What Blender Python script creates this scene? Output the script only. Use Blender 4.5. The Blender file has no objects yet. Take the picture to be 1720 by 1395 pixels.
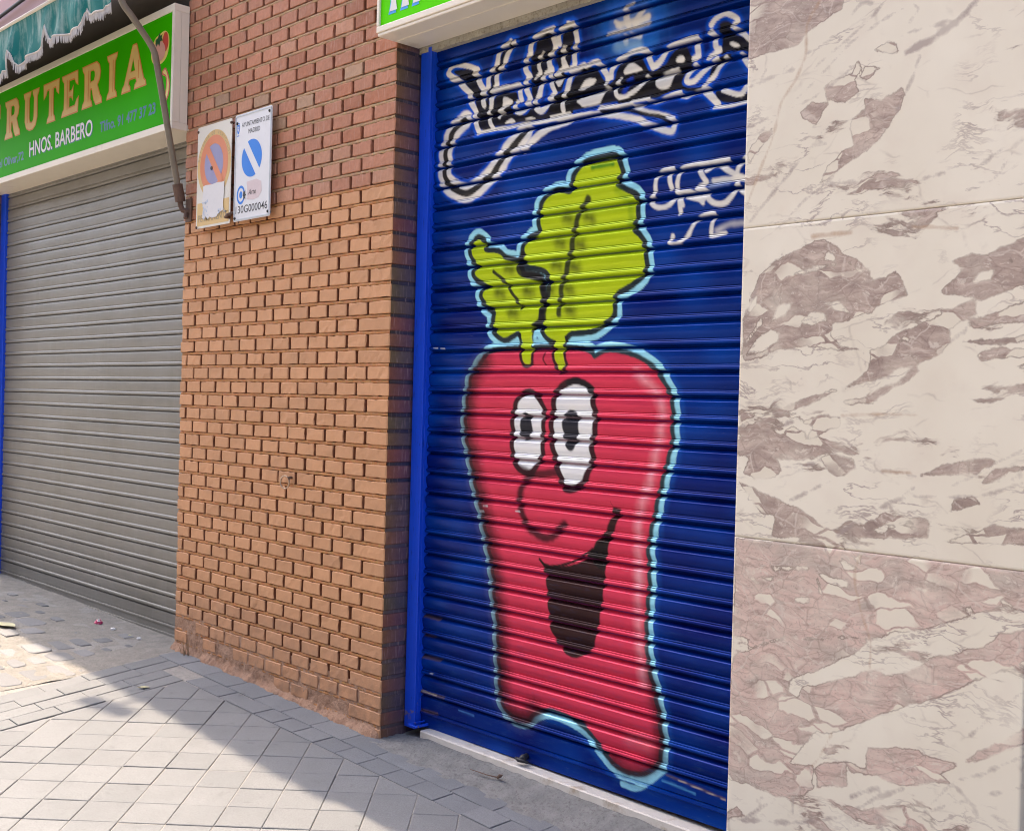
import bpy, bmesh, math, random
import numpy as np
from mathutils import Vector, Matrix, noise as mnoise
from mathutils.geometry import tessellate_polygon
random.seed(7); rng = np.random.default_rng(7)
R = math.radians
scene = bpy.context.scene
COL = scene.collection

# ------------------------------------------------------------------ camera, sky, sun, exposure
cam = bpy.data.cameras.new('camera'); camo = bpy.data.objects.new('camera', cam); COL.objects.link(camo)
cam.sensor_fit = 'HORIZONTAL'; cam.sensor_width = 36.0; cam.lens = 36.0 * 1944.0 / 1720.0
cam.clip_start = 0.05; cam.clip_end = 500
MR = ((0.6903, 0.7231, 0.0265), (-0.0256, -0.0122, 0.9996), (-0.7231, 0.6907, -0.0101))   # right, up, forward
m = Matrix(((MR[0][0], MR[1][0], -MR[2][0], 3.4804), (MR[0][1], MR[1][1], -MR[2][1], -2.6757), (MR[0][2], MR[1][2], -MR[2][2], 1.2801), (0, 0, 0, 1)))
camo.matrix_world = m
scene.camera = camo
SUN = Vector((-0.70, 0.03, 1.0)).normalized()
w = bpy.data.worlds.new('World'); scene.world = w; w.use_nodes = True
sky = w.node_tree.nodes.new('ShaderNodeTexSky'); sky.sky_type = 'NISHITA'; sky.sun_disc = False
sky.sun_elevation = math.asin(SUN.z); sky.sun_rotation = math.atan2(SUN.x, SUN.y)
sky.air_density = 0.7; sky.dust_density = 3.5; sky.ozone_density = 0.5
bg = w.node_tree.nodes['Background']; w.node_tree.links.new(sky.outputs[0], bg.inputs[0]); bg.inputs[1].default_value = 0.15
sl = bpy.data.lights.new('sun', 'SUN'); so = bpy.data.objects.new('sun', sl); COL.objects.link(so)
sl.energy = 1.95; sl.angle = R(0.5); sl.color = (1.0, 0.82, 0.63)
so.rotation_euler = (-SUN).to_track_quat('-Z', 'Y').to_euler(); so.location = (0, -3, 12)
scene.view_settings.view_transform = 'Standard'; scene.view_settings.look = 'None'
scene.view_settings.exposure = 2.1; scene.view_settings.gamma = 1.0
scene.cycles.filter_width = 1.05

# ------------------------------------------------------------------ helpers
def tag(o, label=None, cat=None, group=None, kind=None):
    if label: o['label'] = label
    if cat: o['category'] = cat
    if group: o['group'] = group
    if kind: o['kind'] = kind
    return o
def empty(name, loc, label, cat, group=None):
    o = bpy.data.objects.new(name, None); COL.objects.link(o); o.location = loc; o.empty_display_size = .1
    return tag(o, label, cat, group)
def wpos(o):
    p = Vector((0, 0, 0))
    while o: p += Vector(o.location); o = o.parent
    return p
def mesh_obj(name, V, F, mats, parent=None, loc=None, smooth=False, fmat=None):
    """world-space vertices; origin at loc (or 0,0,0 of the parent)"""
    V = np.asarray(V, dtype=np.float64).reshape(-1, 3)
    base = wpos(parent) if parent else Vector((0, 0, 0))
    l = Vector(loc) - base if loc is not None else Vector((0, 0, 0))
    off = np.array(base + l)
    me = bpy.data.meshes.new(name)
    if isinstance(F, np.ndarray):
        n = len(F); k = F.shape[1]
        me.vertices.add(len(V)); me.vertices.foreach_set('co', (V - off).astype(np.float32).ravel())
        me.loops.add(n * k); me.loops.foreach_set('vertex_index', F.astype(np.int32).ravel())
        me.polygons.add(n); me.polygons.foreach_set('loop_start', np.arange(0, n * k, k, dtype=np.int32))
        me.update(calc_edges=True); me.validate()
    else:
        me.from_pydata((V - off).tolist(), [], F); me.update()
    for mm in (mats if isinstance(mats, (list, tuple)) else [mats]): me.materials.append(mm)
    if fmat is not None: me.polygons.foreach_set('material_index', np.asarray(fmat, dtype=np.int32))
    if smooth: me.polygons.foreach_set('use_smooth', np.ones(len(me.polygons), dtype=bool))
    o = bpy.data.objects.new(name, me); COL.objects.link(o); o.location = l
    if parent: o.parent = parent
    return o
class MB:
    def __init__(s): s.V = []; s.F = []; s.M = []
    def add(s, V, F, mi=0):
        n = len(s.V); s.V += [tuple(v) for v in V]; s.F += [tuple(i + n for i in f) for f in F]; s.M += [mi] * len(F); return s
    def box(s, x0, x1, y0, y1, z0, z1, mi=0, b=0.0):
        if b <= 0:
            V = [(x, y, z) for z in (z0, z1) for y in (y0, y1) for x in (x0, x1)]
            return s.add(V, [(0, 2, 3, 1), (4, 5, 7, 6), (0, 1, 5, 4), (2, 6, 7, 3), (0, 4, 6, 2), (1, 3, 7, 5)], mi)
        bm = bmesh.new(); bmesh.ops.create_cube(bm, size=1)
        for v in bm.verts: v.co = ((x0 + x1) / 2 + v.co.x * (x1 - x0), (y0 + y1) / 2 + v.co.y * (y1 - y0), (z0 + z1) / 2 + v.co.z * (z1 - z0))
        bmesh.ops.bevel(bm, geom=bm.edges[:], offset=b, segments=2, affect='EDGES', profile=.5)
        bm.verts.index_update(); V = [v.co[:] for v in bm.verts]; F = [[v.index for v in f.verts] for f in bm.faces]; bm.free()
        return s.add(V, F, mi)
    def tube(s, P, r, n=12, mi=0, cap=True):
        P = [Vector(p) for p in P]; k = len(P); rs = r if isinstance(r, (list, tuple)) else [r] * k
        V = []; F = []; prev = None
        for i, p in enumerate(P):
            t = (P[min(i + 1, k - 1)] - P[max(i - 1, 0)]).normalized()
            if prev is None: u = t.cross(Vector((1, .31, .17))).normalized()
            else: u = (prev - t * prev.dot(t)).normalized()
            prev = u; v = t.cross(u)
            for j in range(n):
                a = 2 * math.pi * j / n; V.append(p + (u * math.cos(a) + v * math.sin(a)) * rs[i])
        for i in range(k - 1):
            for j in range(n): F.append((i * n + j, i * n + (j + 1) % n, (i + 1) * n + (j + 1) % n, (i + 1) * n + j))
        if cap: F += [tuple(range(n))[::-1], tuple((k - 1) * n + j for j in range(n))]
        return s.add(V, F, mi)
    def build(s, name, mats, parent=None, loc=None, smooth=False):
        return mesh_obj(name, s.V, s.F, mats, parent, loc, smooth, s.M)
def grid_faces(nr, nc):
    i = np.arange(nr - 1)[:, None] * nc + np.arange(nc - 1)[None, :]
    return np.stack([i, i + nc, i + nc + 1, i + 1], -1).reshape(-1, 4)
def set_attr(o, name, arr, typ='FLOAT', dom='POINT'):
    a = o.data.attributes.new(name, typ, dom)
    if typ == 'FLOAT_COLOR':
        c = np.ones((len(arr), 4), np.float32); c[:, :3] = arr; a.data.foreach_set('color', c.ravel())
    else: a.data.foreach_set('value', np.asarray(arr, np.float32).ravel())
def smooth_noise(shape, cells, seed):
    """value noise on a grid, numpy"""
    r = np.random.default_rng(seed); g = r.random((cells[0] + 2, cells[1] + 2))
    y = np.linspace(0, cells[0], shape[0]); x = np.linspace(0, cells[1], shape[1])
    yi = np.minimum(y.astype(int), cells[0] - 1); xi = np.minimum(x.astype(int), cells[1] - 1)
    fy = y - yi; fx = x - xi; fy = fy * fy * (3 - 2 * fy); fx = fx * fx * (3 - 2 * fx)
    a = g[yi][:, xi]; b = g[yi][:, xi + 1]; c = g[yi + 1][:, xi]; d = g[yi + 1][:, xi + 1]
    return (a * (1 - fx) + b * fx) * (1 - fy)[:, None] + (c * (1 - fx) + d * fx) * fy[:, None]
def cat_rom(P, closed=False, n=5):
    P = np.array(P, float); k = len(P)
    if k < 3: return P
    out = []
    rngk = range(k if closed else k - 1)
    for i in rngk:
        p1, p2 = P[i], P[(i + 1) % k]
        p0 = P[(i - 1) % k] if closed or i > 0 else 2 * p1 - p2
        p3 = P[(i + 2) % k] if closed or i + 2 < k else 2 * p2 - p1
        for t in np.arange(n) / n:
            out.append(.5 * ((2 * p1) + (p2 - p0) * t + (2 * p0 - 5 * p1 + 4 * p2 - p3) * t * t + (3 * p1 - p0 - 3 * p2 + p3) * t ** 3))
    if not closed: out.append(P[-1])
    return np.array(out)
def seg_dist(X, Z, P, closed=False):
    """distance field to polyline"""
    d = np.full(X.shape, 9.0); k = len(P)
    for i in range(k if closed else k - 1):
        a = P[i]; b = P[(i + 1) % k]; ab = b - a; L = ab @ ab + 1e-12
        t = np.clip(((X - a[0]) * ab[0] + (Z - a[1]) * ab[1]) / L, 0, 1)
        d = np.minimum(d, np.hypot(X - a[0] - t * ab[0], Z - a[1] - t * ab[1]))
    return d
def inside(X, Z, P):
    c = np.zeros(X.shape, bool); k = len(P)
    for i in range(k):
        a = P[i]; b = P[(i + 1) % k]
        if a[1] == b[1]: continue
        c ^= ((a[1] > Z) != (b[1] > Z)) & (X < (b[0] - a[0]) * (Z - a[1]) / (b[1] - a[1]) + a[0])
    return c
def sdf(X, Z, P):
    d = seg_dist(X, Z, P, True); return np.where(inside(X, Z, P), -d, d)

# ------------------------------------------------------------------ material helpers
def nmat(name):
    mt = bpy.data.materials.new(name); mt.use_nodes = True; t = mt.node_tree
    return mt, t, t.nodes['Principled BSDF']
def nd(t, typ, ins=None, **at):
    n = t.nodes.new('ShaderNode' + typ)
    for k, v in at.items(): setattr(n, k, v)
    for k, v in (ins or {}).items():
        if isinstance(v, bpy.types.NodeSocket): t.links.new(v, n.inputs[k])
        else: n.inputs[k].default_value = v
    return n
def co(t): return nd(t, 'TexCoord').outputs['Object']
def mapv(t, v, scale): return nd(t, 'Mapping', {'Vector': v, 'Scale': scale}).outputs[0]
def noi(t, v, s, det=4, rough=.55): return nd(t, 'TexNoise', {'Vector': v, 'Scale': s, 'Detail': det, 'Roughness': rough}).outputs['Fac']
def mr(t, v, a, b, c=0., d=1., smooth=False): return nd(t, 'MapRange', {'Value': v, 'From Min': a, 'From Max': b, 'To Min': c, 'To Max': d}, interpolation_type='SMOOTHSTEP' if smooth else 'LINEAR').outputs[0]
def mix(t, f, a, b, bt='MIX'):
    n = nd(t, 'Mix', data_type='RGBA', blend_type=bt)
    for i, v in ((0, f), (6, a), (7, b)):
        if isinstance(v, bpy.types.NodeSocket): t.links.new(v, n.inputs[i])
        else: n.inputs[i].default_value = v if i == 0 else (*v, 1) if len(v) == 3 else v
    return n.outputs[2]
def mth(t, op, a, b=0., c=None):
    n = nd(t, 'Math', operation=op)
    for i, v in enumerate((a, b) + ((c,) if c is not None else ())):
        if isinstance(v, bpy.types.NodeSocket): t.links.new(v, n.inputs[i])
        else: n.inputs[i].default_value = v
    return n.outputs[0]
def att(t, name, out='Fac'): return nd(t, 'Attribute', attribute_name=name).outputs[out]
def bump(t, b, h, strength=.4, dist=.004):
    n = nd(t, 'Bump', {'Height': h, 'Strength': strength, 'Distance': dist}); t.links.new(n.outputs[0], b.inputs['Normal'])
def setc(t, b, c):
    if isinstance(c, bpy.types.NodeSocket): t.links.new(c, b.inputs['Base Color'])
    else: b.inputs['Base Color'].default_value = (*c, 1)
def simple(name, c, rough=.5, var=.15, vs=8, metal=0, bs=0, bd=.002, dirt=None, spec=None, stretch=None):
    mt, t, b = nmat(name); v = co(t)
    if stretch: v = mapv(t, v, stretch)
    n = noi(t, v, vs)
    c2 = tuple(max(0, x * (1 - var)) for x in c); c3 = tuple(min(1, x * (1 + var)) for x in c)
    colr = mix(t, n, c2, c3)
    if dirt:
        dn = mr(t, noi(t, v, vs * .45, 7, .65), dirt[1], dirt[1] + .14)
        colr = mix(t, mth(t, 'MULTIPLY', dn, dirt[2]), colr, dirt[0])
    setc(t, b, colr); b.inputs['Roughness'].default_value = rough; b.inputs['Metallic'].default_value = metal
    if spec is not None: b.inputs['Specular IOR Level'].default_value = spec
    if bs: bump(t, b, noi(t, v, bs, 5), .6, bd)
    return mt

# ------------------------------------------------------------------ materials
def m_brick():
    mt, t, b = nmat('brick'); v = co(t); c = att(t, 'bcol', 'Color'); raw = att(t, 'raw')
    n1 = noi(t, v, 60, 5, .6); n2 = noi(t, mapv(t, v, (90, 90, 9)), 1.4, 3); n3 = noi(t, v, 9, 4)
    cc = mix(t, mth(t, 'MULTIPLY', mr(t, n1, .3, .75), mth(t, 'MULTIPLY_ADD', raw, .3, .14)), c, mix(t, 1., c, (.45, .42, .40), 'MULTIPLY'))
    # vertical whitish scratches on raw brick, flecks, soft grime
    cc = mix(t, mth(t, 'MULTIPLY', mr(t, n2, .56, .74), mth(t, 'MULTIPLY', raw, .32)), cc, (.62, .43, .36))
    cc = mix(t, mth(t, 'MULTIPLY', mr(t, n3, .5, .78), .22), cc, (.23, .14, .08))
    gz = nd(t, 'SeparateXYZ', {0: v}).outputs[2]; gd = mth(t, 'MULTIPLY', mr(t, noi(t, v, 13, 6, .65), .42, .66), mr(t, gz, .42, .02, 0, .45)); cc = mix(t, gd, cc, (.17, .115, .085))
    fl = mr(t, noi(t, v, 240, 2), .73, .8)
    cc = mix(t, mth(t, 'MULTIPLY', fl, .35), cc, (.65, .55, .45))
    setc(t, b, cc); b.inputs['Roughness'].default_value = .72
    bump(t, b, mth(t, 'ADD', noi(t, v, 120, 5), mth(t, 'MULTIPLY', noi(t, v, 25, 3), 1.2)), .5, .0022)
    return mt
def m_shutter_paint():
    mt, t, b = nmat('spray_painted_steel'); v = co(t); c = att(t, 'paint', 'Color'); dz = nd(t, 'SeparateXYZ', {0: v}).outputs[2]
    n = noi(t, mapv(t, v, (3, 8, 24)), 2.2, 4)
    cc = mix(t, mr(t, n, .35, .7, 0, .35), c, mix(t, 1., c, (.55, .6, .72), 'MULTIPLY'))
    # dust and scuffs, thicker low down where the street splashes it
    ds = mth(t, 'MULTIPLY', mr(t, noi(t, mapv(t, v, (14, 14, 70)), 1.0, 6, .7), .52, .74), mr(t, dz, .9, .05, .03, .36))
    cc = mix(t, ds, cc, (.03, .10, .27))
    sc = mr(t, noi(t, mapv(t, v, (7, 7, 160)), 1.3, 4, .6), .69, .74)
    cc = mix(t, mth(t, 'MULTIPLY', sc, .35), cc, (.30, .36, .46))
    setc(t, b, cc); b.inputs['Roughness'].default_value = .24; b.inputs['Specular IOR Level'].default_value = .13; b.inputs['Metallic'].default_value = .22
    bump(t, b, noi(t, v, 90, 4), .18, .0015)
    return mt
def m_galv():
    mt, t, b = nmat('galvanised_steel'); v = co(t)
    n = noi(t, mapv(t, v, (1.5, 4, 30)), 2, 4); z = nd(t, 'SeparateXYZ', {0: v}).outputs[2]
    c = mix(t, n, (.205, .197, .175), (.275, .265, .235))
    c = mix(t, mth(t, 'MULTIPLY', mr(t, noi(t, v, 2.2, 4), .45, .68), .45), c, (.165, .155, .12))
    st = mth(t, 'MULTIPLY', mr(t, noi(t, mapv(t, v, (9, 9, 1.2)), 1.6, 5, .65), .52, .72), .30)
    c = mix(t, st, c, (.30, .29, .265))
    spk = mr(t, noi(t, v, 55, 3), .74, .80); c = mix(t, mth(t, 'MULTIPLY', spk, .5), c, (.08, .075, .065))
    setc(t, b, c); b.inputs['Roughness'].default_value = .46; b.inputs['Metallic'].default_value = .35
    bump(t, b, noi(t, mapv(t, v, (6, 6, 1)), 3, 3), .12, .003)
    return mt
def m_marble(k):
    mt, t, b = nmat('marble'); v = co(t)
    wv = nd(t, 'TexNoise', {'Vector': v, 'Scale': 7., 'Detail': 4.}).outputs['Color']; wv2 = nd(t, 'VectorMath', {0: wv, 1: (.09, .09, .09)}, operation='MULTIPLY').outputs[0]; vw = nd(t, 'VectorMath', {0: v, 1: wv2}, operation='ADD').outputs[0]
    nA = nd(t, 'TexNoise', {'Vector': v, 'Scale': 26., 'Detail': 7., 'Roughness': .62}).outputs['Fac']; nB = noi(t, v, 150, 4, .6); nC = noi(t, v, 10, 5); nL = noi(t, v, 2.3, 4); nM = noi(t, v, 22, 3)
    d = mth(t, 'ADD', att(t, 'vein'), mth(t, 'MULTIPLY', mth(t, 'SUBTRACT', nA, .5), .028))
    dl = mth(t, 'ADD', att(t, 'line'), mth(t, 'ADD', mth(t, 'MULTIPLY', mth(t, 'SUBTRACT', nA, .5), .026), mth(t, 'MULTIPLY', mth(t, 'SUBTRACT', nM, .42), .02)))
    do = mth(t, 'ADD', att(t, 'ochre'), mth(t, 'MULTIPLY', mth(t, 'SUBTRACT', nA, .45), .018))
    base = mix(t, mr(t, nL, .35, .65), (.80, .735, .60), (.735, .665, .53)); base = mix(t, mr(t, nC, .5, .75, 0, .3), base, (.66, .555, .45))
    ang = .75 if k == 1 else .33; rv = nd(t, 'Mapping', {'Vector': vw, 'Rotation': (0, ang, 0), 'Scale': (1.5, 1, 5.5)}).outputs[0]
    r1 = mth(t, 'ABSOLUTE', mth(t, 'SUBTRACT', noi(t, rv, 2.2, 6, .62), .5)); r2 = mr(t, noi(t, v, 3.1, 3), .47, .60)
    base = mix(t, mth(t, 'MULTIPLY', mr(t, r1, .018, .004), mth(t, 'MULTIPLY', r2, .85)), base, (.40, .325, .285)); aut = mth(t, 'SUBTRACT', {1: .60, 2: .585, 3: .60, 4: .58}[k], noi(t, rv, 1.25, 8, .60))
    hv = nd(t, 'TexVoronoi', {'Vector': mapv(t, vw, (2.6, 3, 5.2)), 'Scale': 1.3}, feature='DISTANCE_TO_EDGE').outputs['Distance']
    base = mix(t, mth(t, 'MULTIPLY', mr(t, hv, .02, 0.), mth(t, 'MULTIPLY', mr(t, nC, .48, .62), .40)), base, (.40, .33, .27))
    hv2 = nd(t, 'TexVoronoi', {'Vector': mapv(t, vw, (9, 9, 15)), 'Scale': 1.5}, feature='DISTANCE_TO_EDGE').outputs['Distance']
    p1, p2, p3 = {1: ((.58, .465, .38), (.45, .35, .29), (.35, .265, .22)), 2: ((.55, .435, .355), (.42, .325, .27), (.30, .225, .19)), 3: ((.69, .505, .42), (.59, .445, .37), (.46, .375, .305)), 4: ((.64, .515, .41), (.51, .4, .32), (.4, .31, .25))}[k]
    pn = noi(t, mapv(t, vw, (1, 1, 2.0)), 9, 8, .7); pc = mix(t, mr(t, pn, .34, .52), p1, p2); pc = mix(t, mr(t, pn, .54, .70), pc, p3)
    pc = mix(t, mr(t, noi(t, mapv(t, vw, (1, 1, 2.4)), 4.5, 3), .52, .64, 0, .55), pc, (.40, .36, .30) if k == 3 else p3)
    pc = mix(t, mth(t, 'MULTIPLY', mr(t, hv2, .04, 0.), mr(t, nM, .45, .62, 0, .32 if k == 3 else .5)), pc, (.20, .14, .125)); pc = mix(t, mth(t, 'MULTIPLY', mr(t, nB, .56, .68), .35), pc, (.20, .14, .13))
    pc = mix(t, mth(t, 'MULTIPLY', mr(t, noi(t, mapv(t, vw, (3, 3, 5)), 14, 6, .7), .585, .62), .7), pc, (.68, .60, .50))
    stk = noi(t, nd(t, 'Mapping', {'Vector': vw, 'Rotation': (0, ang, 0), 'Scale': (4, 4, 26)}).outputs[0], 3.2, 6, .66); pc = mix(t, mr(t, stk, .52, .66, 0, .42), pc, (.24, .17, .14)); pc = mix(t, mr(t, stk, .46, .36, 0, .4), pc, (.70, .58, .48))
    hv3 = nd(t, 'TexVoronoi', {'Vector': mapv(t, vw, (5, 5, 8)), 'Scale': 1.6}, feature='DISTANCE_TO_EDGE').outputs['Distance']; pc = mix(t, mth(t, 'MULTIPLY', mr(t, hv3, .030, 0.), mr(t, nC, .42, .55, 0, .7)), pc, (.66, .57, .48))
    fv = nd(t, 'Mapping', {'Vector': vw, 'Rotation': (0, ang, 0), 'Scale': (7, 7, 17)}).outputs[0]
    sp = nd(t, 'TexVoronoi', {'Vector': fv, 'Scale': 1.5}); se = nd(t, 'TexVoronoi', {'Vector': fv, 'Scale': 1.5}, feature='DISTANCE_TO_EDGE').outputs['Distance']
    frag = mth(t, 'MULTIPLY', mr(t, se, .05, .075), mr(t, nd(t, 'SeparateColor', {0: sp.outputs['Color']}).outputs[0], .70 if k == 3 else .64, .72 if k == 3 else .66)); frag = mth(t, 'MULTIPLY', frag, mr(t, noi(t, v, 3.6, 2), .42, .50)); pc = mix(t, mth(t, 'MULTIPLY', frag, .92), pc, (.76, .69, .55))
    pc = mix(t, mth(t, 'MULTIPLY', mr(t, se, .035, .008), .30), pc, (.22, .155, .125))
    fade = mr(t, nC, .25, .5, .62, 1.)
    d = mth(t, 'MINIMUM', d, mth(t, 'MULTIPLY', aut, .16))
    c = mix(t, mth(t, 'MULTIPLY', mr(t, d, .0042, -.003), fade), base, pc)
    ed = mth(t, 'MULTIPLY', mr(t, mth(t, 'ABSOLUTE', d), .0026, .0003), mr(t, nC, .38, .58, 0., .8)); c = mix(t, ed, c, (.23, .165, .135))
    c = mix(t, mth(t, 'MULTIPLY', mr(t, dl, .003, -.0045), mr(t, nC, .3, .6, .35, .8)), c, (.37, .30, .265))
    c = mix(t, mth(t, 'MULTIPLY', mr(t, do, .004, -.004), .6), c, (.42, .25, .14))
    setc(t, b, c); b.inputs['Roughness'].default_value = .34; b.inputs['Specular IOR Level'].default_value = .3
    bump(t, b, noi(t, v, 60, 3), .05, .001)
    return mt
def m_tile(name, c1, c2, rough=.85):
    mt, t, b = nmat(name); v = co(t); tv = att(t, 'tv')
    n = noi(t, v, 230, 4, .65); n2 = noi(t, v, 6, 5); n3 = noi(t, v, 42, 5, .6)
    c = mix(t, tv, c1, c2); c = mix(t, mr(t, n, .36, .68, 0, .5), c, tuple(x * .5 for x in c1)); c = mix(t, mr(t, n2, .45, .75, 0, .34), c, tuple(x * .66 for x in c1))
    gum = nd(t, 'TexVoronoi', {'Vector': v, 'Scale': 6.5}); gm = mth(t, 'MULTIPLY', mr(t, mth(t, 'ADD', gum.outputs['Distance'], mth(t, 'MULTIPLY', n3, .06)), .135, .11), mr(t, nd(t, 'SeparateColor', {0: gum.outputs['Color']}).outputs[0], .70, .72)); c = mix(t, mth(t, 'MULTIPLY', gm, .38), c, tuple(x * .35 for x in c1))
    st = mr(t, noi(t, v, 17, 5, .6), .62, .72); c = mix(t, mth(t, 'MULTIPLY', st, .3), c, tuple(x * .4 for x in c1))
    wf = mr(t, noi(t, v, 150, 2), .74, .79); c = mix(t, mth(t, 'MULTIPLY', wf, .4), c, tuple(min(1, x * 1.5) for x in c2))
    setc(t, b, c); b.inputs['Roughness'].default_value = rough
    bump(t, b, mth(t, 'ADD', n, mth(t, 'MULTIPLY', n3, 1.5)), .45, .0016)
    return mt
def m_awning():
    mt, t, b = nmat('faded_awning_cloth'); v = co(t)
    n = noi(t, mapv(t, v, (4.5, 7, 3)), 1.6, 6, .65); n2 = noi(t, mapv(t, v, (26, 10, 3)), 1.2, 5, .6); z = nd(t, 'SeparateXYZ', {0: v}).outputs[2]
    f = mth(t, 'ADD', mth(t, 'MULTIPLY', n, .7), mth(t, 'MULTIPLY', n2, .5)); f = mth(t, 'ADD', f, mr(t, z, -.2, .12, -.06, .14))
    c = mix(t, mr(t, f, .71, .94), (.0, .155, .14), (.36, .47, .42)); setc(t, b, c); b.inputs['Roughness'].default_value = .85
    bump(t, b, noi(t, v, 220, 2), .3, .001); return mt
def m_painted_post():
    mt, t, b = nmat('blue_painted_post'); v = co(t); n = noi(t, mapv(t, v, (60, 60, 5)), 1.2, 5, .6); z = nd(t, 'SeparateXYZ', {0: v}).outputs[2]
    c = mix(t, n, (.002, .05, .58), (.005, .09, .82)); sc = mr(t, noi(t, mapv(t, v, (120, 120, 18)), 1.2, 4), .62, .70)
    c = mix(t, mth(t, 'MULTIPLY', sc, .5), c, (.004, .012, .14)); ch = mth(t, 'MULTIPLY', mr(t, noi(t, v, 45, 4), .60, .66), mr(t, z, .16, .02))
    c = mix(t, ch, c, (.22, .16, .12)); setc(t, b, c); b.inputs['Roughness'].default_value = .42; bump(t, b, n, .3, .001); return mt
def m_plaster(name, c1, c2, c3):
    mt, t, b = nmat(name); v = co(t); n = noi(t, v, 16, 7, .68); n2 = noi(t, v, 90, 5, .65)
    c = mix(t, mr(t, n, .35, .62), c1, c2); c = mix(t, mr(t, n2, .52, .72, 0, .8), c, c3); setc(t, b, c); b.inputs['Roughness'].default_value = .92
    bump(t, b, mth(t, 'ADD', n, n2), .9, .006); return mt
M = dict(brick=m_brick(), paint=m_shutter_paint(), galv=m_galv(), awning=m_awning(), post=m_painted_post(),
    tile=m_tile('pavement_tile', (.198, .207, .210), (.229, .236, .238)), paver=m_tile('border_paver', (.185, .197, .208), (.232, .242, .25)), sett=m_tile('granite_sett', (.15, .155, .165), (.30, .30, .295), .75),
    ground=m_plaster('joint_sand', (.26, .25, .23), (.33, .315, .285), (.18, .17, .15)), bed=m_plaster('sett_mortar', (.22, .21, .185), (.30, .28, .245), (.14, .13, .115)),
    apron=m_plaster('rough_concrete', (.18, .178, .168), (.25, .245, .23), (.095, .09, .08)), base=m_plaster('crumbling_plaster', (.36, .20, .12), (.44, .27, .175), (.22, .13, .085)),
    cement=m_plaster('lintel_cement', (.36, .33, .26), (.45, .42, .34), (.16, .13, .085)), white_stone=simple('doorstep_stone', (.68, .63, .55), .6, .12, 25, dirt=((.36, .26, .15), .55, .7), bs=60),
    cream=simple('cream_sheet_metal', (.80, .72, .58), .45, .06, 6, dirt=((.36, .25, .14), .62, .45)), green=simple('green_sign_face', (.035, .40, .0), .45, .22, 1.6, spec=.02), lime=simple('lime_sign_face', (.11, .72, .0), .4, .06, 1.6, spec=.03),
    orange=simple('orange_vinyl', (.62, .20, .02), .45, .1, 6), gold=simple('gold_vinyl', (.68, .47, .15), .45, .16, 14), white_v=simple('white_vinyl', (.72, .70, .66), .45, .06, 10), blue_v=simple('teal_blue_vinyl', (.0, .12, .17), .4, .1, 10),
    sky_v=simple('sky_blue_vinyl', (.01, .28, .75), .4, .08, 10), navy=simple('navy_vinyl', (.01, .03, .12), .4, .1, 10), red_v=simple('red_vinyl', (.55, .06, .04), .45, .1, 10), pink_v=simple('pink_vinyl', (.62, .32, .25), .45, .1, 20), yel_v=simple('yellow_vinyl', (.74, .58, .14), .45, .1, 20), leaf_v=simple('dark_green_vinyl', (.01, .09, .03), .45, .1, 20),
    bar=simple('grey_painted_iron', (.20, .165, .115), .5, .25, 18, dirt=((.10, .06, .035), .56, .6), bs=80, bd=.001), rust=simple('rusty_iron', (.13, .075, .05), .8, .4, 40, bs=90), dark=simple('blackened_metal', (.02, .02, .025), .5, .3, 20), steel=simple('bright_steel', (.5, .36, .25), .35, .2, 30, metal=.8),
    fringe=simple('white_fringe', (.62, .58, .54), .9, .3, 60, stretch=(1, 1, .2)), brown=simple('brown_soffit_paint', (.075, .052, .035), .85, .3, 5, bs=30), pink=simple('pink_render', (.60, .40, .40), .9, .06, 3, bs=160, bd=.001), eave=simple('clay_eave', (.30, .17, .11), .9, .25, 7, bs=40), core=simple('blocker_grey', (.3, .28, .25), .9, .2, 3),
    plate=simple('white_enamel', (.74, .745, .75), .3, .04, 14, dirt=((.52, .50, .46), .6, .4)), old_plate=simple('yellowed_enamel', (.70, .665, .57), .38, .06, 10, dirt=((.45, .38, .26), .6, .5)), amber=simple('faded_amber', (.66, .45, .17), .45, .12, 12), coral=simple('faded_red', (.66, .215, .09), .45, .12, 12), mauve=simple('faded_blue', (.27, .265, .44), .45, .14, 22, stretch=(1, 1, .25)), sblue=simple('sign_blue', (.01, .20, .70), .3, .06, 8), ink=simple('black_ink', (.02, .02, .02), .5, .2, 10), faint=simple('faded_ink', (.40, .31, .17), .6, .25, 30), paper=simple('torn_paper', (.72, .71, .70), .9, .05, 40, bs=90), paper_b=simple('bluish_paper', (.52, .59, .68), .9, .15, 60), rose=simple('pink_sticker', (.66, .55, .55), .7, .08, 60),
    wood=simple('brown_varnished_wood', (.13, .05, .032), .45, .35, 3, stretch=(14, 14, 1)), seal=simple('brown_rubber', (.11, .075, .055), .8, .3, 20), straw=simple('dry_straw', (.26, .17, .09), .9, .3, 40), leafp=simple('pale_leaf', (.52, .50, .30), .7, .2, 40), mag=simple('magenta_wrapper', (.55, .03, .12), .35, .2, 40))

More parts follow.
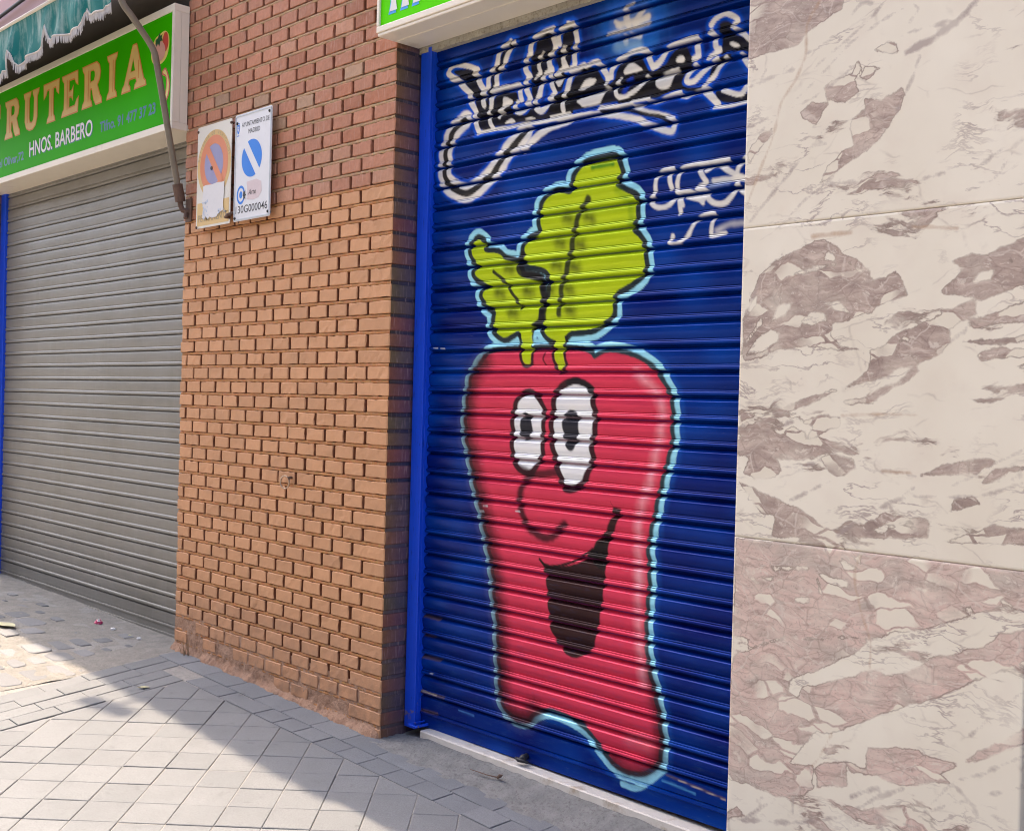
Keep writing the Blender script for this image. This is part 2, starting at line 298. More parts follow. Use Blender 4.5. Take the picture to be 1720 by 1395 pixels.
# ------------------------------------------------------------------ ground
GX, GY = -0.04399, 0.04034
def G(x, y):
    z = GX * x + GY * y
    if x < -1.5:
        f = min(1., max(0., (y + .55) / .6)); z += (x + 1.5) * -GX * .72 * f
    return z
xs = [-120, -60, -30, -15, -9, -6, -5, -4.5, -4, -3.5, -3, -2.5, -2, -1.5, -1, -.5, 0, .5, 1, 2, 3, 4, 6, 9, 15, 30, 60, 120]
ys = [-120, -60, -30, -15, -9, -6, -4, -3, -2, -1.5, -1, -.7, -.55, -.4, -.25, -.1, .05, .2, .4, 1, 4, 9, 30]
V = [(x, y, G(x, y) - .0030) for x in xs for y in ys]
F = [(i * len(ys) + j, (i + 1) * len(ys) + j, (i + 1) * len(ys) + j + 1, i * len(ys) + j + 1) for i in range(len(xs) - 1) for j in range(len(ys) - 1)]
tag(mesh_obj('ground', V, F, M['ground']), kind='structure')

def clip(poly, nx, ny, c):     # keep nx*x+ny*y<=c
    out = []
    for i in range(len(poly)):
        a, b = poly[i], poly[(i + 1) % len(poly)]; da = nx * a[0] + ny * a[1] - c; db = nx * b[0] + ny * b[1] - c
        if da <= 0: out.append(a)
        if (da < 0 < db) or (db < 0 < da): t = da / (da - db); out.append((a[0] + (b[0] - a[0]) * t, a[1] + (b[1] - a[1]) * t))
    return out
def inset(poly, d):
    n = len(poly); A = sum(poly[i][0] * poly[(i + 1) % n][1] - poly[(i + 1) % n][0] * poly[i][1] for i in range(n)) / 2
    if abs(A) < .0006: return None
    s = 1 if A > 0 else -1; out = []
    for i in range(n):
        p0, p1, p2 = (Vector(poly[(i + k - 1) % n][:2]) for k in range(3)); e1 = (p1 - p0); e2 = (p2 - p1)
        if e1.length < 1e-6 or e2.length < 1e-6: return None
        e1.normalize(); e2.normalize(); n1 = Vector((-e1.y, e1.x)) * s; n2 = Vector((-e2.y, e2.x)) * s
        bs = n1 + n2; bl = max(.25, 1 + n1.dot(n2)); out.append(tuple(p1 + bs * (d / bl)))
    return out
class Slabs:
    def __init__(s): s.V = []; s.F = []; s.T = []
    def add(s, poly, gap, bev, h, tilt=.0012, dep=.03, zf=G):
        p = inset(poly, gap)
        if not p: return
        q = inset(p, bev)
        if not q: return
        n = len(p); tv = random.random(); tx, ty = random.gauss(0, tilt * 5), random.gauss(0, tilt * 5); dh = random.gauss(0, tilt)
        cx = sum(a[0] for a in p) / n; cy = sum(a[1] for a in p) / n
        z = lambda a, e: zf(a[0], a[1]) + h + dh + e + (a[0] - cx) * tx + (a[1] - cy) * ty
        b0 = len(s.V)
        s.V += [(*a, z(a, -dep)) for a in p] + [(*a, z(a, -bev * .7)) for a in p] + [(*a, z(a, 0)) for a in q]
        A = sum(p[i][0] * p[(i + 1) % n][1] - p[(i + 1) % n][0] * p[i][1] for i in range(n))
        o = (lambda f: f) if A > 0 else (lambda f: tuple(reversed(f)))
        for i in range(n):
            j = (i + 1) % n
            s.F += [o((b0 + i, b0 + j, b0 + n + j, b0 + n + i)), o((b0 + n + i, b0 + n + j, b0 + 2 * n + j, b0 + 2 * n + i))]
        s.F.append(o(tuple(b0 + 2 * n + i for i in range(n)))); s.T += [tv] * (3 * n)
    def build(s, name, mat):
        o = mesh_obj(name, s.V, s.F, mat); set_attr(o, 'tv', s.T); tag(o, kind='structure'); return o
# diagonal square tiles, border pavers and setts
S = Slabs(); ca, sa = math.cos(.7796), math.sin(.7796); P15 = .15; OX, OY = -1.1954, -.8481
EDGE = lambda y: -1.09 - .19 * (y + .4)
for a in range(-40, 60):
    for b in range(-30, 60):
        pts = [(OX + (a + i) * P15 * ca + (b + j) * P15 * sa, OY + (a + i) * P15 * sa - (b + j) * P15 * ca) for i, j in ((0, 0), (1, 0), (1, 1), (0, 1))]
        c = (sum(p[0] for p in pts) / 4, sum(p[1] for p in pts) / 4)
        if not (-1.6 < c[0] < 4.6 and -3.6 < c[1] < -.1): continue
        pts = clip(pts, 0, 1, -.214)
        if len(pts) > 2: pts = clip(pts, -1, -.19, 1.166)
        if len(pts) > 2: S.add(pts, random.uniform(.001, .0021), .0024, 0, .0009)
S.build('pavement', M['tile'])
S = Slabs(); x = EDGE(-.2) + .02
while x < 4.5:
    L = .14; S.add([(x, -.214), (x + L, -.214), (x + L, -.119), (x, -.119)], .0018, .002, .001, .0008); x += L
x = -1.55
while x < 4.5:
    L = .21; S.add([(x, -.119), (x + L, -.119), (x + L, -.004 if x < -.1 else .0), (x, -.004 if x < -.1 else .0)], .0018, .002, .0015, .0008); x += L
S.build('pavement_border', M['paver'])
S = Slabs()
for r in range(4):
    y = -.214 if r < 2 else -.119
    while y > -3.6:
        L = .205 if r % 2 else .19; w0 = r * .0975; w1 = w0 + .0975
        S.add([(EDGE(y) - w1, y), (EDGE(y) - w0, y), (EDGE(y - L) - w0, y - L), (EDGE(y - L) - w1, y - L)], .002, .0022, .001, .0012); y -= L
S.build('pavement_border', M['tile'])
S = Slabs(); x = -8.0
while x < -1.5:
    y = -3.4 + random.random() * .1; cw = random.uniform(.15, .27)
    while y < -.10:
        ch = random.uniform(.085, .14); cx, cy = x + cw / 2, y + ch / 2
        if cx < EDGE(cy) - .395 - cw / 2 + .02 and random.random() < .93:
            n = 12; e = random.uniform(.8, 1.0); sk = random.uniform(-.25, .25)
            if cy > -.30: e *= random.uniform(.3, .85)
            pts = [(cx + cw * .5 * e * (math.copysign(abs(math.cos(q)) ** .42, math.cos(q)) + sk * math.sin(q)) * random.uniform(.84, 1.02), cy + ch * .5 * e * math.copysign(abs(math.sin(q)) ** .42, math.sin(q)) * random.uniform(.80, 1.04)) for q in [2 * math.pi * (k + .5) / n for k in range(n)]]
            S.add(pts, .005, .004, random.gauss(.0012, .0014), .0014)
        y += ch
    x += cw
S.build('cobbles', M['sett'])
# lumpy mortar between the setts
nx, ny = 150, 90; gx_ = np.linspace(-8, -1.45, nx); gy_ = np.linspace(-3.5, .12, ny); hn = smooth_noise((ny, nx), (60, 90), 3) * .006 + smooth_noise((ny, nx), (18, 30), 4) * .005
V = [(x + (0 if x > -1.6 else 0), y, (G(x, y) - .0065 + hn[j, i]) if x < EDGE(y) - .39 else G(x, y) - .012) for j, y in enumerate(gy_) for i, x in enumerate(gx_)]
o = mesh_obj('cobble_mortar', V, grid_faces(ny, nx)[:, ::-1], M['bed'], smooth=True); tag(o, kind='structure')
# concrete apron that climbs to the doorstep of the blue shutter
xs_ = np.linspace(0.0, 2.6, 150); vs_ = np.linspace(0, 1, 24); hn = smooth_noise((24, 150), (12, 70), 8) * .007
V = []
for j, v_ in enumerate(vs_):
    for i, x in enumerate(xs_):
        y = -.075 + .165 * v_; zt = min(.048 - .014 * x, .05) - .026 - max(0, .18 - x) * .12
        a = v_ ** 1.6; e = 1 if 0 < j < 23 else 0
        V.append((x, y - (.012 * hn[j, i] / .007 if j == 0 else 0), (G(x, y) - .004) * (1 - a) + zt * a + hn[j, i] * (1 if j else 0)))
tag(mesh_obj('concrete_apron', V, grid_faces(24, 150)[:, ::-1], M['apron'], smooth=True), kind='structure')

# ------------------------------------------------------------------ brick walls
PB, HB, Z0 = .135833, .06247, 2.60138
def brick_block(V, F, x0, x1, z0, z1, y1, seed, right_edge):
    nx = max(4, int((x1 - x0) / .016)); nz = 5; n0 = len(V); r = random.Random(seed)
    tilt = r.gauss(0, .0009); off = r.gauss(0, .0007)
    for j in range(nz):
        for i in range(nx):
            u = i / (nx - 1); v = j / (nz - 1); edge = (i in (0, nx - 1)) or (j in (0, nz - 1)); cor = (i in (0, nx - 1)) and (j in (0, nz - 1))
            x = x0 + (x1 - x0) * u; z = z0 + (z1 - z0) * v
            if not edge:
                x += (.5 - u) * .0
            if i == 0: x += abs(r.gauss(0, .0017))
            if i == nx - 1 and not right_edge: x -= abs(r.gauss(0, .0017))
            if j == 0: z += abs(r.gauss(0, .0017))
            if j == nz - 1: z -= abs(r.gauss(0, .0017))
            if cor: x += .0022 * (1 if i == 0 else -1); z += .0016 * (1 if j == 0 else -1)
            # keep second ring close to the rim so the edge reads as a small arris
            if i == 1: x = x0 + .004
            if i == nx - 2: x = x1 - .004
            if j == 1: z = z0 + .004
            if j == nz - 2: z = z1 - .004
            y = off + tilt * (u - .5) + r.gauss(0, .0005) + (.0032 if edge else 0)
            V.append((x, y, z))
    for j in range(nz - 1):
        for i in range(nx - 1): a = n0 + j * nx + i; F.append((a, a + 1, a + nx + 1, a + nx))
    rim = [n0 + i for i in range(nx)] + [n0 + j * nx + nx - 1 for j in range(1, nz)] + [n0 + (nz - 1) * nx + i for i in range(nx - 2, -1, -1)] + [n0 + j * nx for j in range(nz - 2, 0, -1)]
    b0 = len(V); k = len(rim)
    for q in rim: V.append((V[q][0], y1, V[q][2]))
    side = []
    for i in range(k): F.append((rim[(i + 1) % k], rim[i], b0 + i, b0 + (i + 1) % k)); side.append(len(F) - 1)
    return (nz - 1) * (nx - 1), k
def brick_wall(name, x0, x1, k0, k1, ret_depth, label, cat, seed=1, corner_right=True):
    V = []; F = []; C = []; RAW = []; r = random.Random(seed)
    def raw_col():
        q = r.random()
        base = (.49, .21, .118) if q < .55 else (.52, .255, .15) if q < .80 else (.42, .16, .08) if q < .95 else (.46, .28, .17)
        f = r.uniform(.86, 1.14); return tuple(c * f for c in base)
    for k in range(k0, k1):
        zt = Z0 - k * HB - .0055; zb = zt - HB + .0115; painted = k >= 8; lo = k % 2 == 0
        edges = [x1] + [x1 - (n + (.5 if lo else 0)) * PB - .005 for n in range(1, 40)]
        edges = [e for e in edges if e > x0 + .045] + [x0 - r.uniform(-.004, .006)]
        for i in range(len(edges) - 1):
            b, a = edges[i], edges[i + 1]; re = i == 0 and corner_right
            xm = (a + b) / 2; ab = zt - G(xm, 0); lim = .045 + .055 * min(1, max(0, -xm / 1.6))
            if not re and (ab < lim * r.uniform(.6, 1.5) or (k == 40 and -.47 < xm < -.16) or (k == 38 and xm < -1.42)): continue
            bx1 = b - (0 if i == 0 else .0066 + r.uniform(-.0012, .0012)); bx0 = a + (0 if i == len(edges) - 2 else .0066 + r.uniform(-.0012, .0012))
            nf, ns = brick_block(V, F, bx0, bx1, zb, zt, ret_depth if re else .03, r.random(), re)
            if painted:
                f = r.uniform(.90, 1.07); c = (.60 * f, .305 * f, .146 * f); rw = 0.
                if k >= 36: c = tuple(q * .9 + w_ * .1 for q, w_ in zip(c, (.35, .2, .16)))
            else: c = raw_col(); rw = 1.
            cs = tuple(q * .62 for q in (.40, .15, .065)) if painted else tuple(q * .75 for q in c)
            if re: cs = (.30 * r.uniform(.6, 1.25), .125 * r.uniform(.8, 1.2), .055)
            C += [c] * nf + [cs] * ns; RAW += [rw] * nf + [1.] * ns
    # bed joints: slightly lumpy mortar strips; perpends stay deep and dark
    for k in range(k0, k1 + 1):
        zc = Z0 - k * HB; n = int((x1 - x0) / .012); n0 = len(V); painted = k >= 8
        sec = ((.012, .0072), (.0042, .0050), (.0026, -.001), (.0040, -.0054), (.012, -.0072))
        for i in range(n + 1):
            x = x0 + .002 + (x1 - x0 - .006) * i / n; lump = mnoise.noise((x * 42, k * 3.7, seed)) * .0022
            for yy, zz in sec: V.append((x, yy + lump, zc + zz + mnoise.noise((x * 60, k * 5.1, 2)) * .0008))
        for i in range(n):
            for j in range(4):
                a = n0 + i * 5 + j; F.append((a, a + 1, a + 6, a + 5)); c = (.50, .215, .065) if painted else (.47, .29, .15)
                C.append(tuple(q * r.uniform(.88, 1.1) for q in c)); RAW.append(.6)
        if corner_right:
            n0 = len(V); V += [(x1 - .005, .006, zc + .0066), (x1 - .005, .006, zc - .0066), (x1 - .005, ret_depth, zc - .0066), (x1 - .005, ret_depth, zc + .0066)]
            F.append((n0, n0 + 1, n0 + 2, n0 + 3)); C.append((.085, .06, .04) if k < 27 else (.2, .14, .10)); RAW.append(1.)
    n0 = len(V); zt = Z0 - k0 * HB + .004; zb = Z0 - k1 * HB - .004
    V += [(x0 + .004, .0145, zb), (x1 - .007, .0145, zb), (x1 - .007, .0145, zt), (x0 + .004, .0145, zt), (x1 - .007, ret_depth, zb), (x1 - .007, ret_depth, zt), (x0 + .004, ret_depth + .2, zb), (x0 + .004, ret_depth + .2, zt), (x1 - .007, ret_depth + .2, zb), (x1 - .007, ret_depth + .2, zt)]
    for f in ((0, 1, 2, 3), (1, 4, 5, 2), (6, 0, 3, 7), (4, 8, 9, 5), (3, 2, 9, 7)): F.append(tuple(n0 + i for i in f)); C.append((.20, .048, .014)); RAW.append(.5)
    o = mesh_obj(name, V, F, M['brick'], loc=((x0 + x1) / 2, 0, G((x0 + x1) / 2, 0)))
    tot = np.zeros(len(o.data.polygons), np.int32); o.data.polygons.foreach_get('loop_total', tot)
    cc = np.repeat(np.array(C, np.float32), tot, axis=0)
    # blue overspray drifting from the guide rail onto the return bricks
    if corner_right:
        li = np.zeros(len(o.data.loops), np.int32); o.data.loops.foreach_get('vertex_index', li); VV = np.array(V)[li]
        nz_ = np.array([mnoise.noise((p[1] * 30, p[2] * 9, 1.5)) for p in VV[::1]])
        f = np.clip((VV[:, 1] - .099 + .010 * nz_) / .022, 0, 1) * (VV[:, 0] > x1 - .01); f = (f * .7)[:, None]
        top = np.clip((VV[:, 2] - 2.3) / .3, 0, 1)[:, None] * (VV[:, 1:2] > .06) * (VV[:, 0:1] > x1 - .01) * .35; f = np.maximum(f, top)
        cc = cc * (1 - f) + np.array([.006, .03, .17]) * f
    set_attr(o, 'bcol', cc, 'FLOAT_COLOR', 'CORNER'); set_attr(o, 'raw', np.repeat(np.array(RAW, np.float32), tot), 'FLOAT', 'CORNER')
    return tag(o, label, cat)
pillar = brick_wall('brick_wall', -1.622, 0.0, -13, 44, .125, 'brick wall between the two shutters, salmon painted below, bare above', 'wall', 3)
brick_wall('brick_wall', -6.2, -4.246, -13, 44, .125, 'brick wall left of the grey roller shutter, beside its blue rail', 'wall', 5)
# crumbling plaster at the foot of the wall
nx, nz = 260, 22; xs_ = np.linspace(-1.625, .002, nx); hN = smooth_noise((nz, nx), (9, 60), 12); hT = smooth_noise((2, nx), (1, 26), 13)[0]
V = []
hf = smooth_noise((nz, nx), (22, 200), 14); top_ = smooth_noise((2, nx), (1, 90), 15)[0]
for j in range(nz):
    for i, x in enumerate(xs_):
        v_ = j / (nz - 1); g = G(x, 0); z = g - .015 + .195 * v_
        low = max(0, 1 - v_ / (.10 + .14 * hT[i] + .06 * top_[i]))
        y = .0085 - .005 * hN[j, i] - .007 * hf[j, i] * (1 - v_ * .6) - .022 * low ** .8 * (.5 + hT[i]) - .006 * low * hf[j, i]
        V.append((x, y if x < -.006 else max(y, .004), z))
po = mesh_obj('plaster_base', V, grid_faces(nz, nx)[:, ::-1], M['base'], parent=pillar, smooth=True)

# ------------------------------------------------------------------ shutters
PROF = ((0., -14), (.03, -13), (.05, -10), (.065, -6.5), (.085, -4.2), (.11, -1.6), (.14, 1.5), (.165, 3.8), (.182, 4.9), (.20, 5.2), (.30, 5.2), (.40, 4.8), (.46, 4.0), (.52, 2.6), (.58, 1.0), (.64, -.9), (.685, -2.5), (.694, -5.4), (.708, -5.4), (.716, -.2), (.735, 1.4), (.76, 1.8), (.768, -1.6), (.782, -1.6), (.79, 4.2), (.815, 6.0), (.85, 6.6), (.89, 6.0), (.92, 4.0), (.935, 0), (.95, -6.5), (.97, -12))
FLAT = ((0., -12), (.012, -11), (.018, -2), (.03, .6), (.07, 1.6), (.2, 2.4), (.45, 2.4), (.64, 1.4), (.69, .8), (.700, -.8), (.712, -.8), (.722, 1.0), (.74, 3.2), (.80, 5.0), (.87, 5.6), (.93, 4.6), (.955, 2.0), (.965, -6), (.985, -12))
def curtain_rows(ztop, n, pitch, zend, PROF=PROF):
    rows = []
    for k in range(n):
        for t, o in PROF: rows.append((ztop - (k + t) * pitch, o * .001, t))
    z = ztop - n * pitch
    rows += [(z, -.012, 0.), (z - .003, -.004, .2), (z - .006, .002, .3), (z - .055, .002, .4), (z - .058, -.002, .5), (z - .060, .004, .7), (z - .064, .006, .8), (z - .070, .006, .85), (z - .073, .001, .5)]
    zz = z - .073; L = zz - zend
    for q in (.1, .35, .6, .85, 1.): rows.append((zz - L * q, .0012, .4))
    rows += [(zend - .001, -.01, .9)]
    return rows
def subdivide_rows(rows, step):
    out = [rows[0]]
    for a, b in zip(rows, rows[1:]):
        n = max(1, int(abs(a[0] - b[0]) / step + .5))
        for i in range(1, n + 1): out.append(tuple(a[q] + (b[q] - a[q]) * i / n for q in range(3)))
    return out
def make_curtain(name, parent, x0, x1, ysurf, rows, dx, mat, wob=.0012):
    X = np.arange(x0, x1 + dx * .5, dx); r = np.array(rows); nr, nc = len(r), len(X)
    XX = np.repeat(X[None, :], nr, 0); ZZ = np.repeat(r[:, 0][:, None], nc, 1)
    dent = (smooth_noise((nr, nc), (40, 9), 21) - .5) * wob * 2 + (smooth_noise((nr, nc), (6, 4), 22) - .5) * wob * 3
    YY = ysurf - r[:, 1][:, None] - dent
    V = np.stack([XX, YY, ZZ + dent * .3], -1).reshape(-1, 3)
    o = mesh_obj(name, V, grid_faces(nr, nc), mat, parent=parent, smooth=True)
    try: o.data.set_sharp_from_angle(angle=R(38))
    except Exception: pass
    return o, XX, ZZ, np.repeat(r[:, 2][:, None], nc, 1)
# ---- blue shutter with the spray painting
bs = empty('roller_shutter', (.8, .14, .03), 'blue roller shutter spray painted with a grinning red vegetable and white lettering', 'roller shutter')
rows = subdivide_rows(curtain_rows(.164 + 33 * .0768, 33, .0768, .046), .0045)
PAINT=(
('s',(0,.1,.72),.0441,.0191,.8,((.1452,2.5086),(.1585,2.5281),(.1866,2.5349),(.2408,2.5218),(.2816,2.5066),(.3055,2.4952))),
('s',(0,.1,.72),.0516,.0191,.8,((.1452,2.5086),(.172,2.4872),(.2025,2.4735),(.2436,2.4366),(.2745,2.4098),(.2747,2.3889),(.3005,2.3493),(.3056,2.3182),(.3157,2.2872),(.3234,2.2639))),
('s',(0,.1,.72),.054,.0191,.8,((.2896,2.4884),(.3091,2.467),(.3315,2.4306),(.3443,2.41),(.341,2.3981),(.3449,2.3753),(.3495,2.3592))),
('s',(0,.1,.72),.0483,.0191,.8,((.4754,2.562),(.4272,2.5361),(.4132,2.5017),(.3947,2.4797),(.3737,2.4533),(.3685,2.4243),(.3499,2.4019),(.3451,2.3721),(.349,2.3563))),
('s',(0,.1,.72),.049,.0191,.8,((.4981,2.5547),(.4698,2.5201),(.4519,2.4976),(.4418,2.4799),(.4177,2.4585),(.4131,2.4225),(.3988,2.4096),(.3859,2.3853),(.3904,2.3585),(.3794,2.3332),(.3845,2.298),(.3978,2.2663))),
('s',(0,.1,.72),.045,.0191,.8,((.3904,2.3585),(.3992,2.3921),(.4398,2.4044),(.4876,2.3991),(.5289,2.3981),(.5363,2.3754),(.5413,2.3457))),
('s',(0,.1,.72),.0452,.0191,.8,((.5206,2.3379),(.515,2.3149),(.5383,2.3006),(.5662,2.3061),(.5864,2.3249))),
('s',(0,.1,.72),.0477,.0191,.8,((.687,2.5617),(.6318,2.5579),(.5903,2.5358),(.5802,2.4991),(.5679,2.4872),(.5589,2.4625),(.5675,2.4354),(.5799,2.4194),(.5668,2.4101),(.567,2.3834),(.5835,2.3445),(.5738,2.3316))),
('s',(0,.1,.72),.0449,.0191,.8,((.6405,2.4868),(.6293,2.4717),(.6267,2.4476),(.6319,2.424),(.613,2.4098))),
('s',(0,.1,.72),.0471,.0191,.8,((.6828,2.5487),(.7011,2.5089),(.6914,2.4854),(.6757,2.4662),(.68,2.4347),(.685,2.4228),(.6534,2.4111),(.642,2.3744),(.6308,2.3478),(.6161,2.3333),(.6159,2.307),(.6409,2.2882),(.6694,2.2995),(.6942,2.3242))),
('s',(0,.1,.72),.0436,.0191,.8,((.7763,2.5588),(.7419,2.5545),(.7188,2.535),(.7203,2.5052))),
('s',(0,.1,.72),.044,.0191,.8,((.7466,2.486),(.7444,2.4575),(.7439,2.4312),(.7559,2.4184),(.7238,2.4102),(.711,2.3927),(.7279,2.3676),(.7394,2.3845))),
('s',(0,.1,.72),.0439,.0191,.8,((.6863,2.4108),(.6902,2.3776),(.7035,2.3441),(.6839,2.3292))),
('s',(0,.1,.72),.0434,.0191,.8,((.7553,2.564),(.7836,2.5539),(.7995,2.5194),(.8003,2.5003),(.7964,2.4799),(.7944,2.4493),(.7937,2.4247),(.7767,2.4108),(.73,2.4088),(.7279,2.3732),(.726,2.3663))),
('s',(0,.1,.72),.0432,.0191,.8,((.7382,2.4872),(.7386,2.4651),(.7432,2.4451),(.7529,2.4267),(.7288,2.4113))),
('s',(0,.1,.72),.0422,.0191,.8,((.8472,2.4048),(.8887,2.4104),(.9115,2.3944),(.9416,2.3566),(.9393,2.3319))),
('s',(0,.1,.72),.0461,.0191,.8,((.834,2.4086),(.7862,2.3982),(.7738,2.3676),(.7613,2.3425),(.7517,2.3286),(.7453,2.3013),(.7472,2.2753))),
('s',(0,.1,.72),.0401,.0191,.8,((.9581,2.3485),(.9677,2.3735),(1.0035,2.3995),(1.0534,2.4109),(1.1033,2.4038),(1.1205,2.3766),(1.1344,2.343))),
('s',(0,.1,.72),.0391,.0191,.8,((1.0002,2.3331),(.9825,2.3062),(.9919,2.2787),(1.0273,2.2755),(1.0784,2.2904),(1.116,2.3176))),
('s',(0,.1,.72),.0394,.0191,.8,((1.1333,2.3432),(1.1711,2.3613),(1.1975,2.3895),(1.2435,2.3992),(1.2996,2.4028),(1.3076,2.3822),(1.3104,2.3477),(1.292,2.3392))),
('s',(0,.1,.72),.036,.0191,.8,((1.304,2.3183),(1.2812,2.2982),(1.2692,2.2775),(1.2906,2.2714),(1.315,2.2818),(1.3374,2.2954),(1.3834,2.3222))),
('s',(0,.1,.72),.0344,.0191,.8,((1.3559,2.4276),(1.3761,2.4429),(1.413,2.4485),(1.4507,2.4248),(1.4344,2.4089))),
('s',(0,.1,.72),.0368,.0191,.8,((1.3546,2.4094),(1.372,2.3898),(1.3784,2.3564),(1.389,2.3473),(1.3524,2.3316))),
('s',(0,.1,.72),.0327,.0191,.8,((1.4441,2.3982),(1.4759,2.3761),(1.4989,2.352))),
('s',(0,.1,.72),.0355,.0191,.8,((1.4171,2.3191),(1.3936,2.2974),(1.3742,2.2762),(1.3395,2.2513))),
('s',(0,.1,.72),.0336,.0191,.8,((1.4723,2.3165),(1.5024,2.2723))),
('s',(0,.1,.72),.0343,.0191,.8,((1.5018,2.2363),(1.4814,2.2062),(1.4601,2.2025),(1.4076,2.2243))),
('s',(0,.1,.72),.0424,.0191,.8,((1.3364,2.2384),(1.3654,2.2137),(1.3867,2.1884))),
('s',(0,.1,.72),.0274,.0191,.8,((1.3776,2.1785),(1.4354,2.1738),(1.5037,2.177))),
('s',(0,.1,.72),.0337,.0191,.8,((.3184,2.2631),(.3686,2.2619),(.4133,2.2613),(.4808,2.2562),(.5499,2.2576),(.6306,2.2515),(.6804,2.2509),(.7213,2.2502),(.7843,2.2517))),
('s',(0,.1,.72),.0322,.0191,.8,((.6861,2.2616),(.7742,2.2605))),
('s',(0,.1,.72),.03,.0191,.8,((.9163,2.2562),(.9989,2.2482))),
('s',(0,.1,.72),.0296,.0191,.8,((1.0504,2.252),(1.125,2.2498))),
('s',(0,.1,.72),.0319,.0191,.8,((1.1194,2.2441),(1.1557,2.2331),(1.2027,2.2409),(1.2495,2.2467))),
('s',(0,.1,.72),.0308,.0191,.8,((1.2395,2.2415),(1.2708,2.2287),(1.3109,2.2377),(1.3522,2.2381))),
('s',(0,.1,.72),.093,.0213,.85,((.2485,2.3182),(.2014,2.2995),(.1699,2.2731),(.1555,2.2459),(.1414,2.2128),(.1391,2.1746),(.1394,2.1427),(.1478,2.1106),(.1864,2.0776),(.2582,2.0494),(.3108,2.0589),(.3656,2.0846),(.3987,2.1018),(.4402,2.1352),(.484,2.1745),(.5178,2.1945),(.5691,2.2293))),
('s',(0,.1,.72),.0405,.0191,.7,((.7266,2.2374),(.8081,2.2441),(.9132,2.2347),(1.0023,2.2146),(1.0839,2.189),(1.1114,2.1726),(1.1559,2.1541),(1.2137,2.132),(1.2279,2.1469),(1.2212,2.1651))),
('s',(0,.1,.72),.0318,.017,.6,((.913,2.2561),(1.0017,2.246),(1.0482,2.2414),(1.1088,2.2109),(1.1737,2.1894),(1.2234,2.1709))),
('s',(.02,.22,.75),.0794,.0553,.8,((.9938,2.4637),(1.048,2.4505),(1.1077,2.4487))),
('s',(0,.1,.72),.1234,.0638,.9,((.9806,2.5195),(1.0381,2.4973),(1.1021,2.4993))),
('s',(.65,.74,.8),.0687,.0638,.75,((.9981,2.5091),(1.0367,2.5051),(1.0789,2.504))),
('s',(.02,.16,.62),.1804,.1489,.7,((.9816,2.501),(1.1014,2.497))),
('s',(.88,.86,.79),.0135,.0106,.9,((.9733,2.5238),(.992,2.5065))),
('s',(.88,.86,.79),.0251,.0106,.9,((1.0162,2.5437),(1.027,2.502))),
('s',(.88,.86,.79),.0231,.0106,.9,((1.0861,2.5317),(1.053,2.4993))),
('s',(.88,.86,.79),.0172,.0106,.9,((1.1115,2.5098),(1.067,2.499))),
('s',(.88,.86,.79),.0182,.0106,.9,((.9834,2.5083),(1.1077,2.5081))),
('s',(.88,.86,.79),.0121,.0106,.9,((.9409,2.4892),(1.1138,2.4871))),
('s',(.88,.86,.79),.0124,.0106,.9,((1.0158,2.5618),(1.0452,2.564))),
('s',(.88,.86,.79),.0202,.0106,.9,((1.0154,2.4646),(1.0214,2.4451))),
('s',(.88,.86,.79),.0176,.0106,.9,((1.0405,2.4648),(1.0797,2.4519))),
('s',(.3,.55,.8),.0315,.0298,.7,((.9834,2.442),(1.0722,2.4322))),
('s',(.88,.86,.79),.0726,.0106,.98,((.2485,2.3182),(.2014,2.2995),(.1699,2.2731),(.1555,2.2459),(.1414,2.2128),(.1391,2.1746),(.1394,2.1427),(.1478,2.1106),(.1864,2.0776),(.2582,2.0494),(.3108,2.0589),(.3656,2.0846),(.3987,2.1018),(.4402,2.1352),(.484,2.1745),(.5178,2.1945),(.5691,2.2293))),
('s',(.88,.86,.79),.0262,.0085,.97,((.5623,2.1672),(.6176,2.2005),(.6804,2.223),(.7807,2.2363))),
('s',(.88,.86,.79),.0202,.0085,.97,((.7266,2.2374),(.8081,2.2441),(.9132,2.2347),(1.0023,2.2146),(1.0839,2.189),(1.1114,2.1726),(1.1559,2.1541),(1.2137,2.132),(1.2279,2.1469),(1.2212,2.1651))),
('s',(.88,.86,.79),.0159,.0085,.95,((.913,2.2561),(1.0017,2.246),(1.0482,2.2414),(1.1088,2.2109),(1.1737,2.1894),(1.2234,2.1709))),
('p',(.88,.86,.79),0,.0064,.95,((1.0502,2.2432),(1.1048,2.2332),(1.0946,2.2212),(1.1225,2.206),(1.1747,2.1929),(1.1252,2.2005),(1.0735,2.222))),
('s',(.88,.86,.79),.0202,.0053,.97,((.1452,2.5086),(.1585,2.5281),(.1866,2.5349),(.2408,2.5218),(.2816,2.5066),(.3055,2.4952))),
('s',(.88,.86,.79),.0243,.0053,.97,((.1452,2.5086),(.172,2.4872),(.2025,2.4735),(.2436,2.4366),(.2745,2.4098),(.2747,2.3889),(.3005,2.3493),(.3056,2.3182),(.3157,2.2872),(.3234,2.2639))),
('s',(.88,.86,.79),.0259,.0053,.97,((.2896,2.4884),(.3091,2.467),(.3315,2.4306),(.3443,2.41),(.341,2.3981),(.3449,2.3753),(.3495,2.3592))),
('s',(.88,.86,.79),.0216,.0053,.97,((.4754,2.562),(.4272,2.5361),(.4132,2.5017),(.3947,2.4797),(.3737,2.4533),(.3685,2.4243),(.3499,2.4019),(.3451,2.3721),(.349,2.3563))),
('s',(.88,.86,.79),.0219,.0053,.97,((.4981,2.5547),(.4698,2.5201),(.4519,2.4976),(.4418,2.4799),(.4177,2.4585),(.4131,2.4225),(.3988,2.4096),(.3859,2.3853),(.3904,2.3585),(.3794,2.3332),(.3845,2.298),(.3978,2.2663))),
